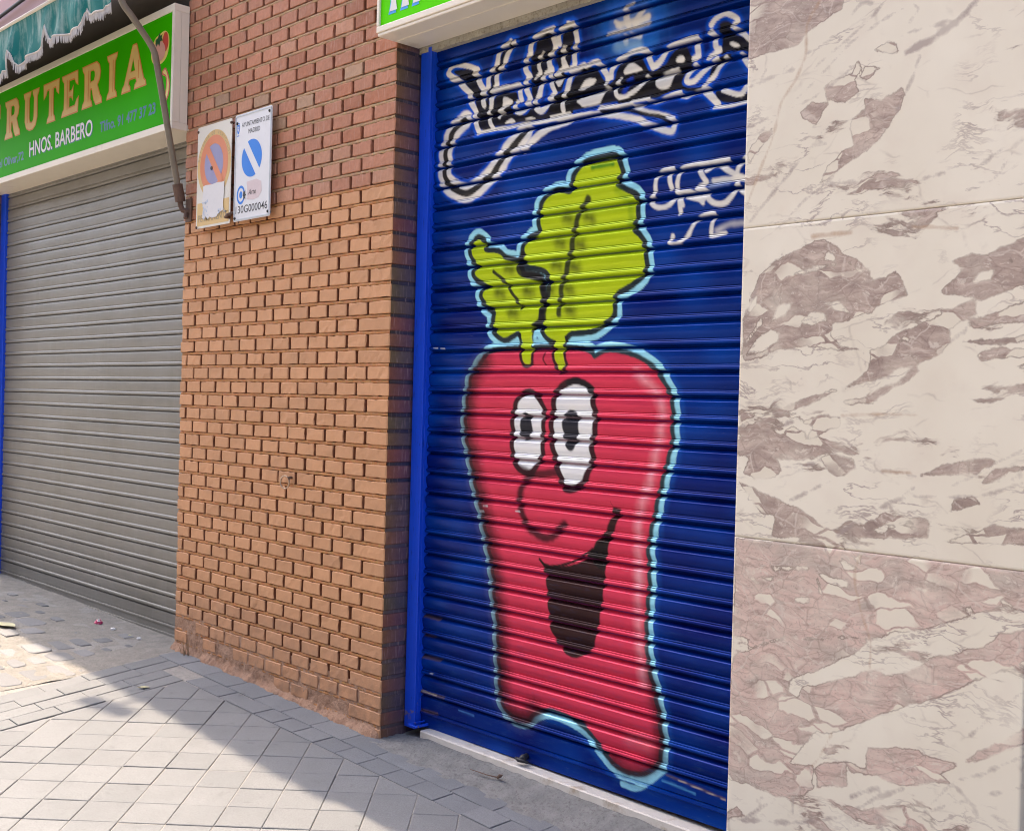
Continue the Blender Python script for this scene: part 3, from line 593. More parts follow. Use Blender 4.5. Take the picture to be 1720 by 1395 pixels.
('s',(.88,.86,.79),.0206,.0053,.97,((.3904,2.3585),(.3992,2.3921),(.4398,2.4044),(.4876,2.3991),(.5289,2.3981),(.5363,2.3754),(.5413,2.3457))),
('s',(.88,.86,.79),.0207,.0053,.97,((.5206,2.3379),(.515,2.3149),(.5383,2.3006),(.5662,2.3061),(.5864,2.3249))),
('s',(.88,.86,.79),.0224,.0053,.97,((.687,2.5617),(.6318,2.5579),(.5903,2.5358),(.5802,2.4991),(.5679,2.4872),(.5589,2.4625),(.5675,2.4354),(.5799,2.4194),(.5668,2.4101),(.567,2.3834),(.5835,2.3445),(.5738,2.3316))),
('s',(.88,.86,.79),.0201,.0053,.97,((.6405,2.4868),(.6293,2.4717),(.6267,2.4476),(.6319,2.424),(.613,2.4098))),
('s',(.88,.86,.79),.0222,.0053,.97,((.6828,2.5487),(.7011,2.5089),(.6914,2.4854),(.6757,2.4662),(.68,2.4347),(.685,2.4228),(.6534,2.4111),(.642,2.3744),(.6308,2.3478),(.6161,2.3333),(.6159,2.307),(.6409,2.2882),(.6694,2.2995),(.6942,2.3242))),
('s',(.88,.86,.79),.02,.0053,.97,((.7763,2.5588),(.7419,2.5545),(.7188,2.535),(.7203,2.5052))),
('s',(.88,.86,.79),.0202,.0053,.97,((.7466,2.486),(.7444,2.4575),(.7439,2.4312),(.7559,2.4184),(.7238,2.4102),(.711,2.3927),(.7279,2.3676),(.7394,2.3845))),
('s',(.88,.86,.79),.0196,.0053,.97,((.6863,2.4108),(.6902,2.3776),(.7035,2.3441),(.6839,2.3292))),
('s',(.88,.86,.79),.0199,.0053,.97,((.7553,2.564),(.7836,2.5539),(.7995,2.5194),(.8003,2.5003),(.7964,2.4799),(.7944,2.4493),(.7937,2.4247),(.7767,2.4108),(.73,2.4088),(.7279,2.3732),(.726,2.3663))),
('s',(.88,.86,.79),.0193,.0053,.97,((.7382,2.4872),(.7386,2.4651),(.7432,2.4451),(.7529,2.4267),(.7288,2.4113))),
('s',(.88,.86,.79),.0203,.0053,.97,((.8472,2.4048),(.8887,2.4104),(.9115,2.3944),(.9416,2.3566),(.9393,2.3319))),
('s',(.88,.86,.79),.0222,.0053,.97,((.834,2.4086),(.7862,2.3982),(.7738,2.3676),(.7613,2.3425),(.7517,2.3286),(.7453,2.3013),(.7472,2.2753))),
('s',(.88,.86,.79),.0193,.0053,.97,((.9581,2.3485),(.9677,2.3735),(1.0035,2.3995),(1.0534,2.4109),(1.1033,2.4038),(1.1205,2.3766),(1.1344,2.343))),
('s',(.88,.86,.79),.0184,.0053,.97,((1.0002,2.3331),(.9825,2.3062),(.9919,2.2787),(1.0273,2.2755),(1.0784,2.2904),(1.116,2.3176))),
('s',(.88,.86,.79),.0197,.0053,.97,((1.1333,2.3432),(1.1711,2.3613),(1.1975,2.3895),(1.2435,2.3992),(1.2996,2.4028),(1.3076,2.3822),(1.3104,2.3477),(1.292,2.3392))),
('s',(.88,.86,.79),.0169,.0053,.97,((1.304,2.3183),(1.2812,2.2982),(1.2692,2.2775),(1.2906,2.2714),(1.315,2.2818),(1.3374,2.2954),(1.3834,2.3222))),
('s',(.88,.86,.79),.0161,.0053,.97,((1.3559,2.4276),(1.3761,2.4429),(1.413,2.4485),(1.4507,2.4248),(1.4344,2.4089))),
('s',(.88,.86,.79),.0177,.0053,.97,((1.3546,2.4094),(1.372,2.3898),(1.3784,2.3564),(1.389,2.3473),(1.3524,2.3316))),
('s',(.88,.86,.79),.015,.0053,.97,((1.4441,2.3982),(1.4759,2.3761),(1.4989,2.352))),
('s',(.88,.86,.79),.0167,.0053,.97,((1.4171,2.3191),(1.3936,2.2974),(1.3742,2.2762),(1.3395,2.2513))),
('s',(.88,.86,.79),.0154,.0053,.97,((1.4723,2.3165),(1.5024,2.2723))),
('s',(.88,.86,.79),.0165,.0053,.97,((1.5018,2.2363),(1.4814,2.2062),(1.4601,2.2025),(1.4076,2.2243))),
('s',(.88,.86,.79),.0226,.0053,.97,((1.3364,2.2384),(1.3654,2.2137),(1.3867,2.1884))),
('s',(.88,.86,.79),.0112,.0053,.97,((1.3776,2.1785),(1.4354,2.1738),(1.5037,2.177))),
('s',(.88,.86,.79),.0137,.0053,.97,((.3184,2.2631),(.3686,2.2619),(.4133,2.2613),(.4808,2.2562),(.5499,2.2576),(.6306,2.2515),(.6804,2.2509),(.7213,2.2502),(.7843,2.2517))),
('s',(.88,.86,.79),.0131,.0053,.97,((.6861,2.2616),(.7742,2.2605))),
('s',(.88,.86,.79),.0122,.0053,.97,((.9163,2.2562),(.9989,2.2482))),
('s',(.88,.86,.79),.012,.0053,.97,((1.0504,2.252),(1.125,2.2498))),
('s',(.88,.86,.79),.0139,.0053,.97,((1.1194,2.2441),(1.1557,2.2331),(1.2027,2.2409),(1.2495,2.2467))),
('s',(.88,.86,.79),.0134,.0053,.97,((1.2395,2.2415),(1.2708,2.2287),(1.3109,2.2377),(1.3522,2.2381))),
('p',(.012,.011,.012),0,.0064,.97,((.1772,2.509),(.2165,2.5125),(.2705,2.5013),(.2965,2.4752),(.32,2.4238),(.341,2.3981),(.3722,2.3585),(.403,2.3254),(.3978,2.2663),(.336,2.2722),(.315,2.3167),(.3081,2.366),(.2795,2.416),(.2288,2.4692))),
('s',(.012,.011,.012),.0175,.0053,.96,((.4858,2.5521),(.4516,2.5298),(.4361,2.5032),(.4141,2.4763),(.3943,2.4525),(.3931,2.4231),(.3745,2.3982),(.3678,2.3592))),
('p',(.012,.011,.012),0,.0064,.97,((.3942,2.3549),(.4149,2.3791),(.4439,2.3934),(.4863,2.3787),(.5191,2.3755),(.5249,2.3483),(.4994,2.3384),(.5046,2.3037),(.5737,2.2888),(.6005,2.3227),(.6154,2.2997),(.636,2.2789),(.6695,2.2821),(.6989,2.3212),(.7209,2.3351),(.7879,2.3251),(.7853,2.2581),(.6746,2.2587),(.5886,2.2626),(.5049,2.2678),(.417,2.2692),(.4022,2.2801),(.386,2.3204))),
('p',(.012,.011,.012),0,.0064,.97,((.6149,2.543),(.6446,2.5551),(.6747,2.5504),(.6901,2.5056),(.6783,2.4853),(.6633,2.4595),(.6684,2.4285),(.6455,2.4096),(.6291,2.3768),(.6189,2.3498),(.5986,2.336),(.5941,2.3682),(.5918,2.4174),(.5889,2.4553),(.5896,2.4921),(.6111,2.5126))),
('p',(.012,.011,.012),0,.0064,.97,((.7361,2.5128),(.7396,2.5455),(.7661,2.552),(.7772,2.5461),(.7905,2.5075),(.7769,2.4858),(.7808,2.4435),(.77,2.4184),(.7498,2.4006),(.7499,2.372),(.734,2.3443),(.7092,2.3484),(.6957,2.398),(.7119,2.4018),(.7185,2.4329),(.7023,2.4666),(.7204,2.485))),
('p',(.012,.011,.012),0,.0064,.97,((.7641,2.3394),(.7935,2.3698),(.8165,2.3956),(.8632,2.3979),(.9035,2.3777),(.9243,2.3466),(.9556,2.3273),(.9724,2.341),(.9967,2.3763),(1.0326,2.3956),(1.082,2.3913),(1.1051,2.3583),(1.1159,2.3389),(1.15,2.3317),(1.1754,2.3431),(1.1478,2.2913),(1.1111,2.2719),(1.0371,2.2613),(.9662,2.2648),(.8925,2.2673),(.8158,2.2674),(.6988,2.2746),(.6878,2.3124),(.7322,2.3393))),
('p',(.012,.011,.012),0,.0064,.97,((1.189,2.348),(1.2114,2.3691),(1.2375,2.3854),(1.2664,2.3814),(1.2851,2.3499),(1.2958,2.3262),(1.2697,2.3039),(1.2508,2.2684),(1.2945,2.2518),(1.3395,2.2513),(1.3551,2.2747),(1.3715,2.3136),(1.4059,2.3263),(1.4363,2.3241),(1.3968,2.2942),(1.3727,2.2693),(1.3397,2.2462),(1.2882,2.2417),(1.2389,2.2573),(1.2042,2.2559),(1.1577,2.2446),(1.0901,2.2504),(.9962,2.2552),(.9944,2.2655),(1.0501,2.2718),(1.1051,2.2937),(1.1402,2.3208),(1.1593,2.3387))),
('p',(.012,.011,.012),0,.0064,.97,((1.3863,2.4239),(1.4118,2.428),(1.433,2.4111),(1.4366,2.3888),(1.5041,2.3487),(1.5039,2.3194),(1.4756,2.3261),(1.4236,2.3386),(1.396,2.3331),(1.4019,2.3715),(1.3923,2.3951))),
('p',(.012,.011,.012),0,.0064,.97,((1.3807,2.2212),(1.4001,2.226),(1.4332,2.2059),(1.468,2.1966),(1.505,2.2045),(1.5038,2.1806),(1.4084,2.1885))),
('s',(.012,.011,.012),.0247,.0064,.97,((.2485,2.3182),(.2014,2.2995),(.1699,2.2731),(.1555,2.2459),(.1414,2.2128),(.1391,2.1746),(.1394,2.1427),(.1478,2.1106),(.1864,2.0776),(.2582,2.0494),(.3108,2.0589),(.3656,2.0846),(.3987,2.1018),(.4402,2.1352),(.484,2.1745),(.5178,2.1945),(.5691,2.2293))),
('s',(.012,.011,.012),.0119,.0064,.95,((.9204,2.2419),(1.0328,2.2285),(1.1081,2.2018),(1.1718,2.1848),(1.203,2.1627))),
('s',(.88,.86,.79),.017,.0043,.98,((.1452,2.5086),(.1585,2.5281),(.1866,2.5349),(.2408,2.5218),(.2816,2.5066),(.3055,2.4952))),
('s',(.88,.86,.79),.0206,.0043,.98,((.1452,2.5086),(.172,2.4872),(.2025,2.4735),(.2436,2.4366),(.2745,2.4098),(.2747,2.3889),(.3005,2.3493),(.3056,2.3182),(.3157,2.2872),(.3234,2.2639))),
('s',(.88,.86,.79),.0221,.0043,.98,((.2896,2.4884),(.3091,2.467),(.3315,2.4306),(.3443,2.41),(.341,2.3981),(.3449,2.3753),(.3495,2.3592))),
('s',(.88,.86,.79),.018,.0043,.98,((.4754,2.562),(.4272,2.5361),(.4132,2.5017),(.3947,2.4797),(.3737,2.4533),(.3685,2.4243),(.3499,2.4019),(.3451,2.3721),(.349,2.3563))),
('s',(.88,.86,.79),.0183,.0043,.98,((.4981,2.5547),(.4698,2.5201),(.4519,2.4976),(.4418,2.4799),(.4177,2.4585),(.4131,2.4225),(.3988,2.4096),(.3859,2.3853),(.3904,2.3585),(.3794,2.3332),(.3845,2.298),(.3978,2.2663))),
('s',(.88,.86,.79),.0173,.0043,.98,((.3904,2.3585),(.3992,2.3921),(.4398,2.4044),(.4876,2.3991),(.5289,2.3981),(.5363,2.3754),(.5413,2.3457))),
('s',(.88,.86,.79),.0174,.0043,.98,((.5206,2.3379),(.515,2.3149),(.5383,2.3006),(.5662,2.3061),(.5864,2.3249))),
('s',(.88,.86,.79),.019,.0043,.98,((.687,2.5617),(.6318,2.5579),(.5903,2.5358),(.5802,2.4991),(.5679,2.4872),(.5589,2.4625),(.5675,2.4354),(.5799,2.4194),(.5668,2.4101),(.567,2.3834),(.5835,2.3445),(.5738,2.3316))),
('s',(.88,.86,.79),.0167,.0043,.98,((.6405,2.4868),(.6293,2.4717),(.6267,2.4476),(.6319,2.424),(.613,2.4098))),
('s',(.88,.86,.79),.0188,.0043,.98,((.6828,2.5487),(.7011,2.5089),(.6914,2.4854),(.6757,2.4662),(.68,2.4347),(.685,2.4228),(.6534,2.4111),(.642,2.3744),(.6308,2.3478),(.6161,2.3333),(.6159,2.307),(.6409,2.2882),(.6694,2.2995),(.6942,2.3242))),
('s',(.88,.86,.79),.0168,.0043,.98,((.7763,2.5588),(.7419,2.5545),(.7188,2.535),(.7203,2.5052))),
('s',(.88,.86,.79),.017,.0043,.98,((.7466,2.486),(.7444,2.4575),(.7439,2.4312),(.7559,2.4184),(.7238,2.4102),(.711,2.3927),(.7279,2.3676),(.7394,2.3845))),
('s',(.88,.86,.79),.0164,.0043,.98,((.6863,2.4108),(.6902,2.3776),(.7035,2.3441),(.6839,2.3292))),
('s',(.88,.86,.79),.0167,.0043,.98,((.7553,2.564),(.7836,2.5539),(.7995,2.5194),(.8003,2.5003),(.7964,2.4799),(.7944,2.4493),(.7937,2.4247),(.7767,2.4108),(.73,2.4088),(.7279,2.3732),(.726,2.3663))),
('s',(.88,.86,.79),.0161,.0043,.98,((.7382,2.4872),(.7386,2.4651),(.7432,2.4451),(.7529,2.4267),(.7288,2.4113))),
('s',(.88,.86,.79),.0173,.0043,.98,((.8472,2.4048),(.8887,2.4104),(.9115,2.3944),(.9416,2.3566),(.9393,2.3319))),
('s',(.88,.86,.79),.0189,.0043,.98,((.834,2.4086),(.7862,2.3982),(.7738,2.3676),(.7613,2.3425),(.7517,2.3286),(.7453,2.3013),(.7472,2.2753))),
('s',(.88,.86,.79),.0165,.0043,.98,((.9581,2.3485),(.9677,2.3735),(1.0035,2.3995),(1.0534,2.4109),(1.1033,2.4038),(1.1205,2.3766),(1.1344,2.343))),
('s',(.88,.86,.79),.0156,.0043,.98,((1.0002,2.3331),(.9825,2.3062),(.9919,2.2787),(1.0273,2.2755),(1.0784,2.2904),(1.116,2.3176))),
('s',(.88,.86,.79),.017,.0043,.98,((1.1333,2.3432),(1.1711,2.3613),(1.1975,2.3895),(1.2435,2.3992),(1.2996,2.4028),(1.3076,2.3822),(1.3104,2.3477),(1.292,2.3392))),
('s',(.88,.86,.79),.0143,.0043,.98,((1.304,2.3183),(1.2812,2.2982),(1.2692,2.2775),(1.2906,2.2714),(1.315,2.2818),(1.3374,2.2954),(1.3834,2.3222))),
('s',(.88,.86,.79),.0137,.0043,.98,((1.3559,2.4276),(1.3761,2.4429),(1.413,2.4485),(1.4507,2.4248),(1.4344,2.4089))),
('s',(.88,.86,.79),.0151,.0043,.98,((1.3546,2.4094),(1.372,2.3898),(1.3784,2.3564),(1.389,2.3473),(1.3524,2.3316))),
('s',(.88,.86,.79),.0126,.0043,.98,((1.4441,2.3982),(1.4759,2.3761),(1.4989,2.352))),
('s',(.88,.86,.79),.0141,.0043,.98,((1.4171,2.3191),(1.3936,2.2974),(1.3742,2.2762),(1.3395,2.2513))),
('s',(.88,.86,.79),.013,.0043,.98,((1.4723,2.3165),(1.5024,2.2723))),
('s',(.88,.86,.79),.0141,.0043,.98,((1.5018,2.2363),(1.4814,2.2062),(1.4601,2.2025),(1.4076,2.2243))),
('s',(.88,.86,.79),.0199,.0043,.98,((1.3364,2.2384),(1.3654,2.2137),(1.3867,2.1884))),
('s',(.88,.86,.79),.009,.0043,.98,((1.3776,2.1785),(1.4354,2.1738),(1.5037,2.177))),
('s',(.88,.86,.79),.0111,.0043,.98,((.3184,2.2631),(.3686,2.2619),(.4133,2.2613),(.4808,2.2562),(.5499,2.2576),(.6306,2.2515),(.6804,2.2509),(.7213,2.2502),(.7843,2.2517))),
('s',(.88,.86,.79),.0105,.0043,.98,((.6861,2.2616),(.7742,2.2605))),
('s',(.88,.86,.79),.0098,.0043,.98,((.9163,2.2562),(.9989,2.2482))),
('s',(.88,.86,.79),.0097,.0043,.98,((1.0504,2.252),(1.125,2.2498))),
('s',(.88,.86,.79),.0114,.0043,.98,((1.1194,2.2441),(1.1557,2.2331),(1.2027,2.2409),(1.2495,2.2467))),
('s',(.88,.86,.79),.0111,.0043,.98,((1.2395,2.2415),(1.2708,2.2287),(1.3109,2.2377),(1.3522,2.2381))),
('p',(.88,.86,.79),0,.0053,.96,((.4558,2.3685),(.4972,2.3499),(.4787,2.3322),(.4549,2.3211),(.4388,2.2924),(.4225,2.3118),(.4456,2.3468))),
('p',(.88,.86,.79),0,.0053,.96,((.8345,2.3514),(.8554,2.3613),(.8889,2.3553),(.891,2.3484),(.8728,2.337),(.8428,2.3266),(.8131,2.3332))),
('p',(.88,.86,.79),0,.0053,.96,((.8118,2.2954),(.8554,2.3026),(.8959,2.3079),(.9506,2.3217),(.9336,2.2968),(.9179,2.2776),(.9009,2.2699),(.8403,2.2715),(.8234,2.2822))),
('p',(.88,.86,.79),0,.0053,.96,((1.0158,2.3462),(1.0295,2.3699),(1.0543,2.3733),(1.0788,2.3579),(1.0865,2.3452))),
('p',(.88,.86,.79),0,.0053,.96,((1.2247,2.344),(1.2342,2.3569),(1.2508,2.3588),(1.2586,2.3476),(1.2474,2.3377))),
('p',(.88,.86,.79),0,.0053,.96,((1.15,2.2857),(1.1563,2.3101),(1.1906,2.3211),(1.2403,2.324),(1.2301,2.3122),(1.2174,2.2918),(1.202,2.2717),(1.1711,2.2695))),
('p',(.88,.86,.79),0,.0053,.96,((1.4276,2.3564),(1.4462,2.3436),(1.4614,2.3442),(1.4544,2.3536),(1.4371,2.3618))),
('p',(.88,.86,.79),0,.0053,.96,((.4631,2.2739),(.4961,2.2864),(.5146,2.2706))),
('p',(.88,.86,.79),0,.0053,.96,((.5624,2.2719),(.5892,2.2763),(.6121,2.2687))),
('s',(.006,.05,.5),.021,.0149,.85,((1.0462,2.3231),(1.0318,2.3086),(1.0215,2.2897))),
('s',(.88,.86,.79),.0151,.0064,.95,((1.2288,2.0157),(1.1963,2.0145),(1.1656,1.9967),(1.158,1.964),(1.154,1.9413),(1.1432,1.9243),(1.1685,1.9037),(1.2145,1.9044),(1.2423,1.9274))),
('s',(.88,.86,.79),.0161,.0064,.95,((1.2175,2.0146),(1.2171,1.9842),(1.2216,1.957))),
('s',(.88,.86,.79),.0149,.0064,.95,((1.3568,2.0143),(1.308,2.0177),(1.2636,2.0099),(1.2502,1.9829),(1.2435,1.9546),(1.2506,1.9389),(1.258,1.908),(1.2579,1.8762))),
('s',(.88,.86,.79),.0136,.0064,.95,((1.249,1.9391),(1.3038,1.9342),(1.3444,1.8989))),
('s',(.88,.86,.79),.0168,.0064,.95,((1.4328,2.0159),(1.3908,2.0162),(1.3315,2.0066),(1.3449,1.9742),(1.3514,1.958),(1.3238,1.9441),(1.354,1.9338),(1.3677,1.907),(1.3927,1.8913),(1.425,1.8905),(1.4549,1.9106),(1.4705,1.9401))),
('s',(.88,.86,.79),.0171,.0064,.95,((1.3571,1.9942),(1.3941,2.0092),(1.4397,1.9809),(1.4696,1.9645),(1.5013,1.9502))),
('s',(.88,.86,.79),.0161,.0064,.95,((1.3816,1.9597),(1.4363,1.9584),(1.4981,1.9539))),
('s',(.88,.86,.79),.0158,.0064,.95,((1.5025,2.0182),(1.4759,1.9949),(1.4647,1.9726))),
('s',(.88,.86,.79),.0153,.0064,.95,((1.4803,1.9246),(1.5084,1.902))),
('s',(.88,.86,.79),.0212,.0064,.95,((1.2836,1.9283),(1.3443,1.9122),(1.3476,1.9265))),
('s',(.88,.86,.79),.0135,.0064,.95,((1.2596,1.9254),(1.27,1.8986))),
('s',(.88,.86,.79),.013,.0064,.95,((1.2323,1.8094),(1.2233,1.7874),(1.2516,1.7828),(1.2896,1.8046),(1.3213,1.8453),(1.3567,1.8624),(1.3864,1.8635),(1.3881,1.8525),(1.3799,1.8203),(1.3786,1.7967),(1.4275,1.8009))),
('s',(.88,.86,.79),.0147,.017,.6,((1.3979,1.811),(1.4449,1.8248),(1.5111,1.8238))),
('s',(.4,.5,.65),.0219,.0191,.5,((1.3734,1.9497),(1.4348,1.9537))),
('o',(.01,.12,.5),(-.0135,.0541),.0213,.35,((.4383,1.4615),(.3868,1.4319),(.3312,1.3781),(.3134,1.3258),(.3031,1.2451),(.306,1.1645),(.3291,1.098),(.3497,1.0252),(.3717,.9596),(.4017,.8954),(.4255,.8182),(.452,.742),(.4735,.6593),(.4813,.5828),(.5012,.5107),(.5056,.4207),(.5163,.3254),(.522,.2585),(.5481,.2127),(.5973,.1918),(.6514,.1975),(.6845,.2266),(.7589,.2556),(.8645,.2501),(.9409,.2253),(.9911,.1865),(1.049,.1468),(1.1022,.1321),(1.1728,.143),(1.2227,.1816),(1.2366,.2309),(1.2263,.313),(1.2082,.3823),(1.1822,.4575),(1.1673,.5202),(1.1624,.6125),(1.1699,.7128),(1.1685,.779),(1.1619,.8501),(1.1807,.9391),(1.2021,1.0258),(1.2223,1.1011),(1.2424,1.1701),(1.2427,1.2379),(1.2403,1.2946),(1.2133,1.3458),(1.182,1.3846),(1.1287,1.4202),(1.0642,1.4432),(.9873,1.4537),(.9472,1.4445),(.9228,1.4332),(.8998,1.451),(.8327,1.4641),(.713,1.47),(.5703,1.4681))),
('o',(.36,.8,.95),(-.0135,.0365),.0043,.97,((.4383,1.4615),(.3868,1.4319),(.3312,1.3781),(.3134,1.3258),(.3031,1.2451),(.306,1.1645),(.3291,1.098),(.3497,1.0252),(.3717,.9596),(.4017,.8954),(.4255,.8182),(.452,.742),(.4735,.6593),(.4813,.5828),(.5012,.5107),(.5056,.4207),(.5163,.3254),(.522,.2585),(.5481,.2127),(.5973,.1918),(.6514,.1975),(.6845,.2266),(.7589,.2556),(.8645,.2501),(.9409,.2253),(.9911,.1865),(1.049,.1468),(1.1022,.1321),(1.1728,.143),(1.2227,.1816),(1.2366,.2309),(1.2263,.313),(1.2082,.3823),(1.1822,.4575),(1.1673,.5202),(1.1624,.6125),(1.1699,.7128),(1.1685,.779),(1.1619,.8501),(1.1807,.9391),(1.2021,1.0258),(1.2223,1.1011),(1.2424,1.1701),(1.2427,1.2379),(1.2403,1.2946),(1.2133,1.3458),(1.182,1.3846),(1.1287,1.4202),(1.0642,1.4432),(.9873,1.4537),(.9472,1.4445),(.9228,1.4332),(.8998,1.451),(.8327,1.4641),(.713,1.47),(.5703,1.4681))),
('o',(.36,.8,.95),(-.0135,.0392),.0043,.97,((.6611,1.9589),(.6928,1.9868),(.7398,1.9983),(.7899,1.9855),(.8076,2.0004),(.8071,2.0317),(.8301,2.0589),(.8643,2.0776),(.9306,2.0842),(.9876,2.0796),(1.0094,2.037),(.9942,2.0092),(.9982,1.9863),(1.0428,1.962),(1.0788,1.9382),(1.0789,1.8796),(1.0647,1.8452),(1.1077,1.8),(1.1211,1.7153),(1.0726,1.6767),(1.005,1.651),(.993,1.6153),(.9947,1.5845),(.9501,1.55),(.8999,1.5326),(.8155,1.5287),(.7803,1.5108),(.7328,1.4994),(.6922,1.5256),(.6817,1.5647),(.693,1.6285),(.7134,1.672),(.6977,1.7308),(.6654,1.7518),(.5827,1.7712),(.5782,1.8166),(.5886,1.8352),(.6168,1.8534),(.6567,1.8684),(.6538,1.9209))),
('o',(.36,.8,.95),(-.0135,.0392),.0043,.97,((.3002,1.8457),(.319,1.8673),(.3394,1.8729),(.3655,1.8543),(.3753,1.8255),(.443,1.8138),(.4766,1.791),(.5353,1.7745),(.5634,1.7455),(.5671,1.7262),(.63,1.7153),(.6547,1.7016),(.6668,1.6617),(.6604,1.6104),(.6542,1.5786),(.6356,1.553),(.6096,1.5278),(.5817,1.5219),(.5582,1.5359),(.5248,1.5234),(.4859,1.5144),(.4426,1.5393),(.4316,1.5662),(.4439,1.6058),(.3946,1.6347),(.37,1.6631),(.3761,1.683),(.4015,1.7027),(.3394,1.7331),(.3225,1.7542),(.3432,1.7742),(.3109,1.8102))),
('s',(.36,.8,.95),.0175,.0064,.9,((.873,1.4901),(.9126,1.4618),(.9933,1.4783))),
('s',(.36,.8,.95),.0127,.0064,.8,((.7568,1.4927),(.6354,1.4884),(.5078,1.484))),
('s',(.36,.8,.95),.0205,.0064,.9,((1.0874,.0812),(1.1486,.0835),(1.207,.125),(1.2596,.172))),
('o',(.012,.012,.015),(-.0135,.0176),.0085,.94,((.4383,1.4615),(.3868,1.4319),(.3312,1.3781),(.3134,1.3258),(.3031,1.2451),(.306,1.1645),(.3291,1.098),(.3497,1.0252),(.3717,.9596),(.4017,.8954),(.4255,.8182),(.452,.742),(.4735,.6593),(.4813,.5828),(.5012,.5107),(.5056,.4207),(.5163,.3254),(.522,.2585),(.5481,.2127),(.5973,.1918),(.6514,.1975),(.6845,.2266),(.7589,.2556),(.8645,.2501),(.9409,.2253),(.9911,.1865),(1.049,.1468),(1.1022,.1321),(1.1728,.143),(1.2227,.1816),(1.2366,.2309),(1.2263,.313),(1.2082,.3823),(1.1822,.4575),(1.1673,.5202),(1.1624,.6125),(1.1699,.7128),(1.1685,.779),(1.1619,.8501),(1.1807,.9391),(1.2021,1.0258),(1.2223,1.1011),(1.2424,1.1701),(1.2427,1.2379),(1.2403,1.2946),(1.2133,1.3458),(1.182,1.3846),(1.1287,1.4202),(1.0642,1.4432),(.9873,1.4537),(.9472,1.4445),(.9228,1.4332),(.8998,1.451),(.8327,1.4641),(.713,1.47),(.5703,1.4681))),
('o',(.012,.012,.015),(-.0135,.0203),.0064,.97,((.6611,1.9589),(.6928,1.9868),(.7398,1.9983),(.7899,1.9855),(.8076,2.0004),(.8071,2.0317),(.8301,2.0589),(.8643,2.0776),(.9306,2.0842),(.9876,2.0796),(1.0094,2.037),(.9942,2.0092),(.9982,1.9863),(1.0428,1.962),(1.0788,1.9382),(1.0789,1.8796),(1.0647,1.8452),(1.1077,1.8),(1.1211,1.7153),(1.0726,1.6767),(1.005,1.651),(.993,1.6153),(.9947,1.5845),(.9501,1.55),(.8999,1.5326),(.8155,1.5287),(.7803,1.5108),(.7328,1.4994),(.6922,1.5256),(.6817,1.5647),(.693,1.6285),(.7134,1.672),(.6977,1.7308),(.6654,1.7518),(.5827,1.7712),(.5782,1.8166),(.5886,1.8352),(.6168,1.8534),(.6567,1.8684),(.6538,1.9209))),
('o',(.012,.012,.015),(-.0135,.0203),.0064,.97,((.3002,1.8457),(.319,1.8673),(.3394,1.8729),(.3655,1.8543),(.3753,1.8255),(.443,1.8138),(.4766,1.791),(.5353,1.7745),(.5634,1.7455),(.5671,1.7262),(.63,1.7153),(.6547,1.7016),(.6668,1.6617),(.6604,1.6104),(.6542,1.5786),(.6356,1.553),(.6096,1.5278),(.5817,1.5219),(.5582,1.5359),(.5248,1.5234),(.4859,1.5144),(.4426,1.5393),(.4316,1.5662),(.4439,1.6058),(.3946,1.6347),(.37,1.6631),(.3761,1.683),(.4015,1.7027),(.3394,1.7331),(.3225,1.7542),(.3432,1.7742),(.3109,1.8102))),
('p',(.74,.048,.098),0,.0064,.98,((.4383,1.4615),(.3868,1.4319),(.3312,1.3781),(.3134,1.3258),(.3031,1.2451),(.306,1.1645),(.3291,1.098),(.3497,1.0252),(.3717,.9596),(.4017,.8954),(.4255,.8182),(.452,.742),(.4735,.6593),(.4813,.5828),(.5012,.5107),(.5056,.4207),(.5163,.3254),(.522,.2585),(.5481,.2127),(.5973,.1918),(.6514,.1975),(.6845,.2266),(.7589,.2556),(.8645,.2501),(.9409,.2253),(.9911,.1865),(1.049,.1468),(1.1022,.1321),(1.1728,.143),(1.2227,.1816),(1.2366,.2309),(1.2263,.313),(1.2082,.3823),(1.1822,.4575),(1.1673,.5202),(1.1624,.6125),(1.1699,.7128),(1.1685,.779),(1.1619,.8501),(1.1807,.9391),(1.2021,1.0258),(1.2223,1.1011),(1.2424,1.1701),(1.2427,1.2379),(1.2403,1.2946),(1.2133,1.3458),(1.182,1.3846),(1.1287,1.4202),(1.0642,1.4432),(.9873,1.4537),(.9472,1.4445),(.9228,1.4332),(.8998,1.451),(.8327,1.4641),(.713,1.47),(.5703,1.4681))),
('s',(.07,.01,.016),.0769,.0723,.85,((.3868,1.4319),(.3312,1.3781),(.3134,1.3258),(.3031,1.2451),(.306,1.1645),(.3291,1.098),(.3497,1.0252),(.3717,.9596),(.4017,.8954),(.4255,.8182),(.452,.742),(.4735,.6593),(.4813,.5828),(.5012,.5107),(.5056,.4207),(.5163,.3254),(.522,.2585),(.5481,.2127),(.5973,.1918),(.6514,.1975),(.6845,.2266))),
('s',(.06,.01,.015),.0395,.0553,.8,((1.049,.1468),(1.1022,.1321),(1.1728,.143),(1.2227,.1816),(1.2366,.2309),(1.2263,.313),(1.2082,.3823),(1.1822,.4575))),
('s',(.95,.45,.5),.0178,.0553,.75,((1.1061,1.3879),(1.188,1.322),(1.2115,1.2655),(1.2041,1.1913),(1.1836,1.1103),(1.1638,1.0233))),
('s',(.95,.45,.5),.0192,.0553,.7,((1.1567,1.0228),(1.1299,.9337),(1.1304,.8469),(1.1379,.7153))),
('s',(.95,.45,.5),.0193,.0553,.65,((1.1343,.7744),(1.1384,.6091),(1.164,.4135))),
('s',(.75,.2,.22),.0354,.0638,.5,((1.118,.2302),(1.1855,.232))),
('o',(.012,.012,.015),(0,.0135),.0064,.95,((.7414,1.5243),(.781,1.5233),(.7788,1.4669),(.7833,1.413),(.7655,1.3974),(.7599,1.4066),(.7411,1.4354))),
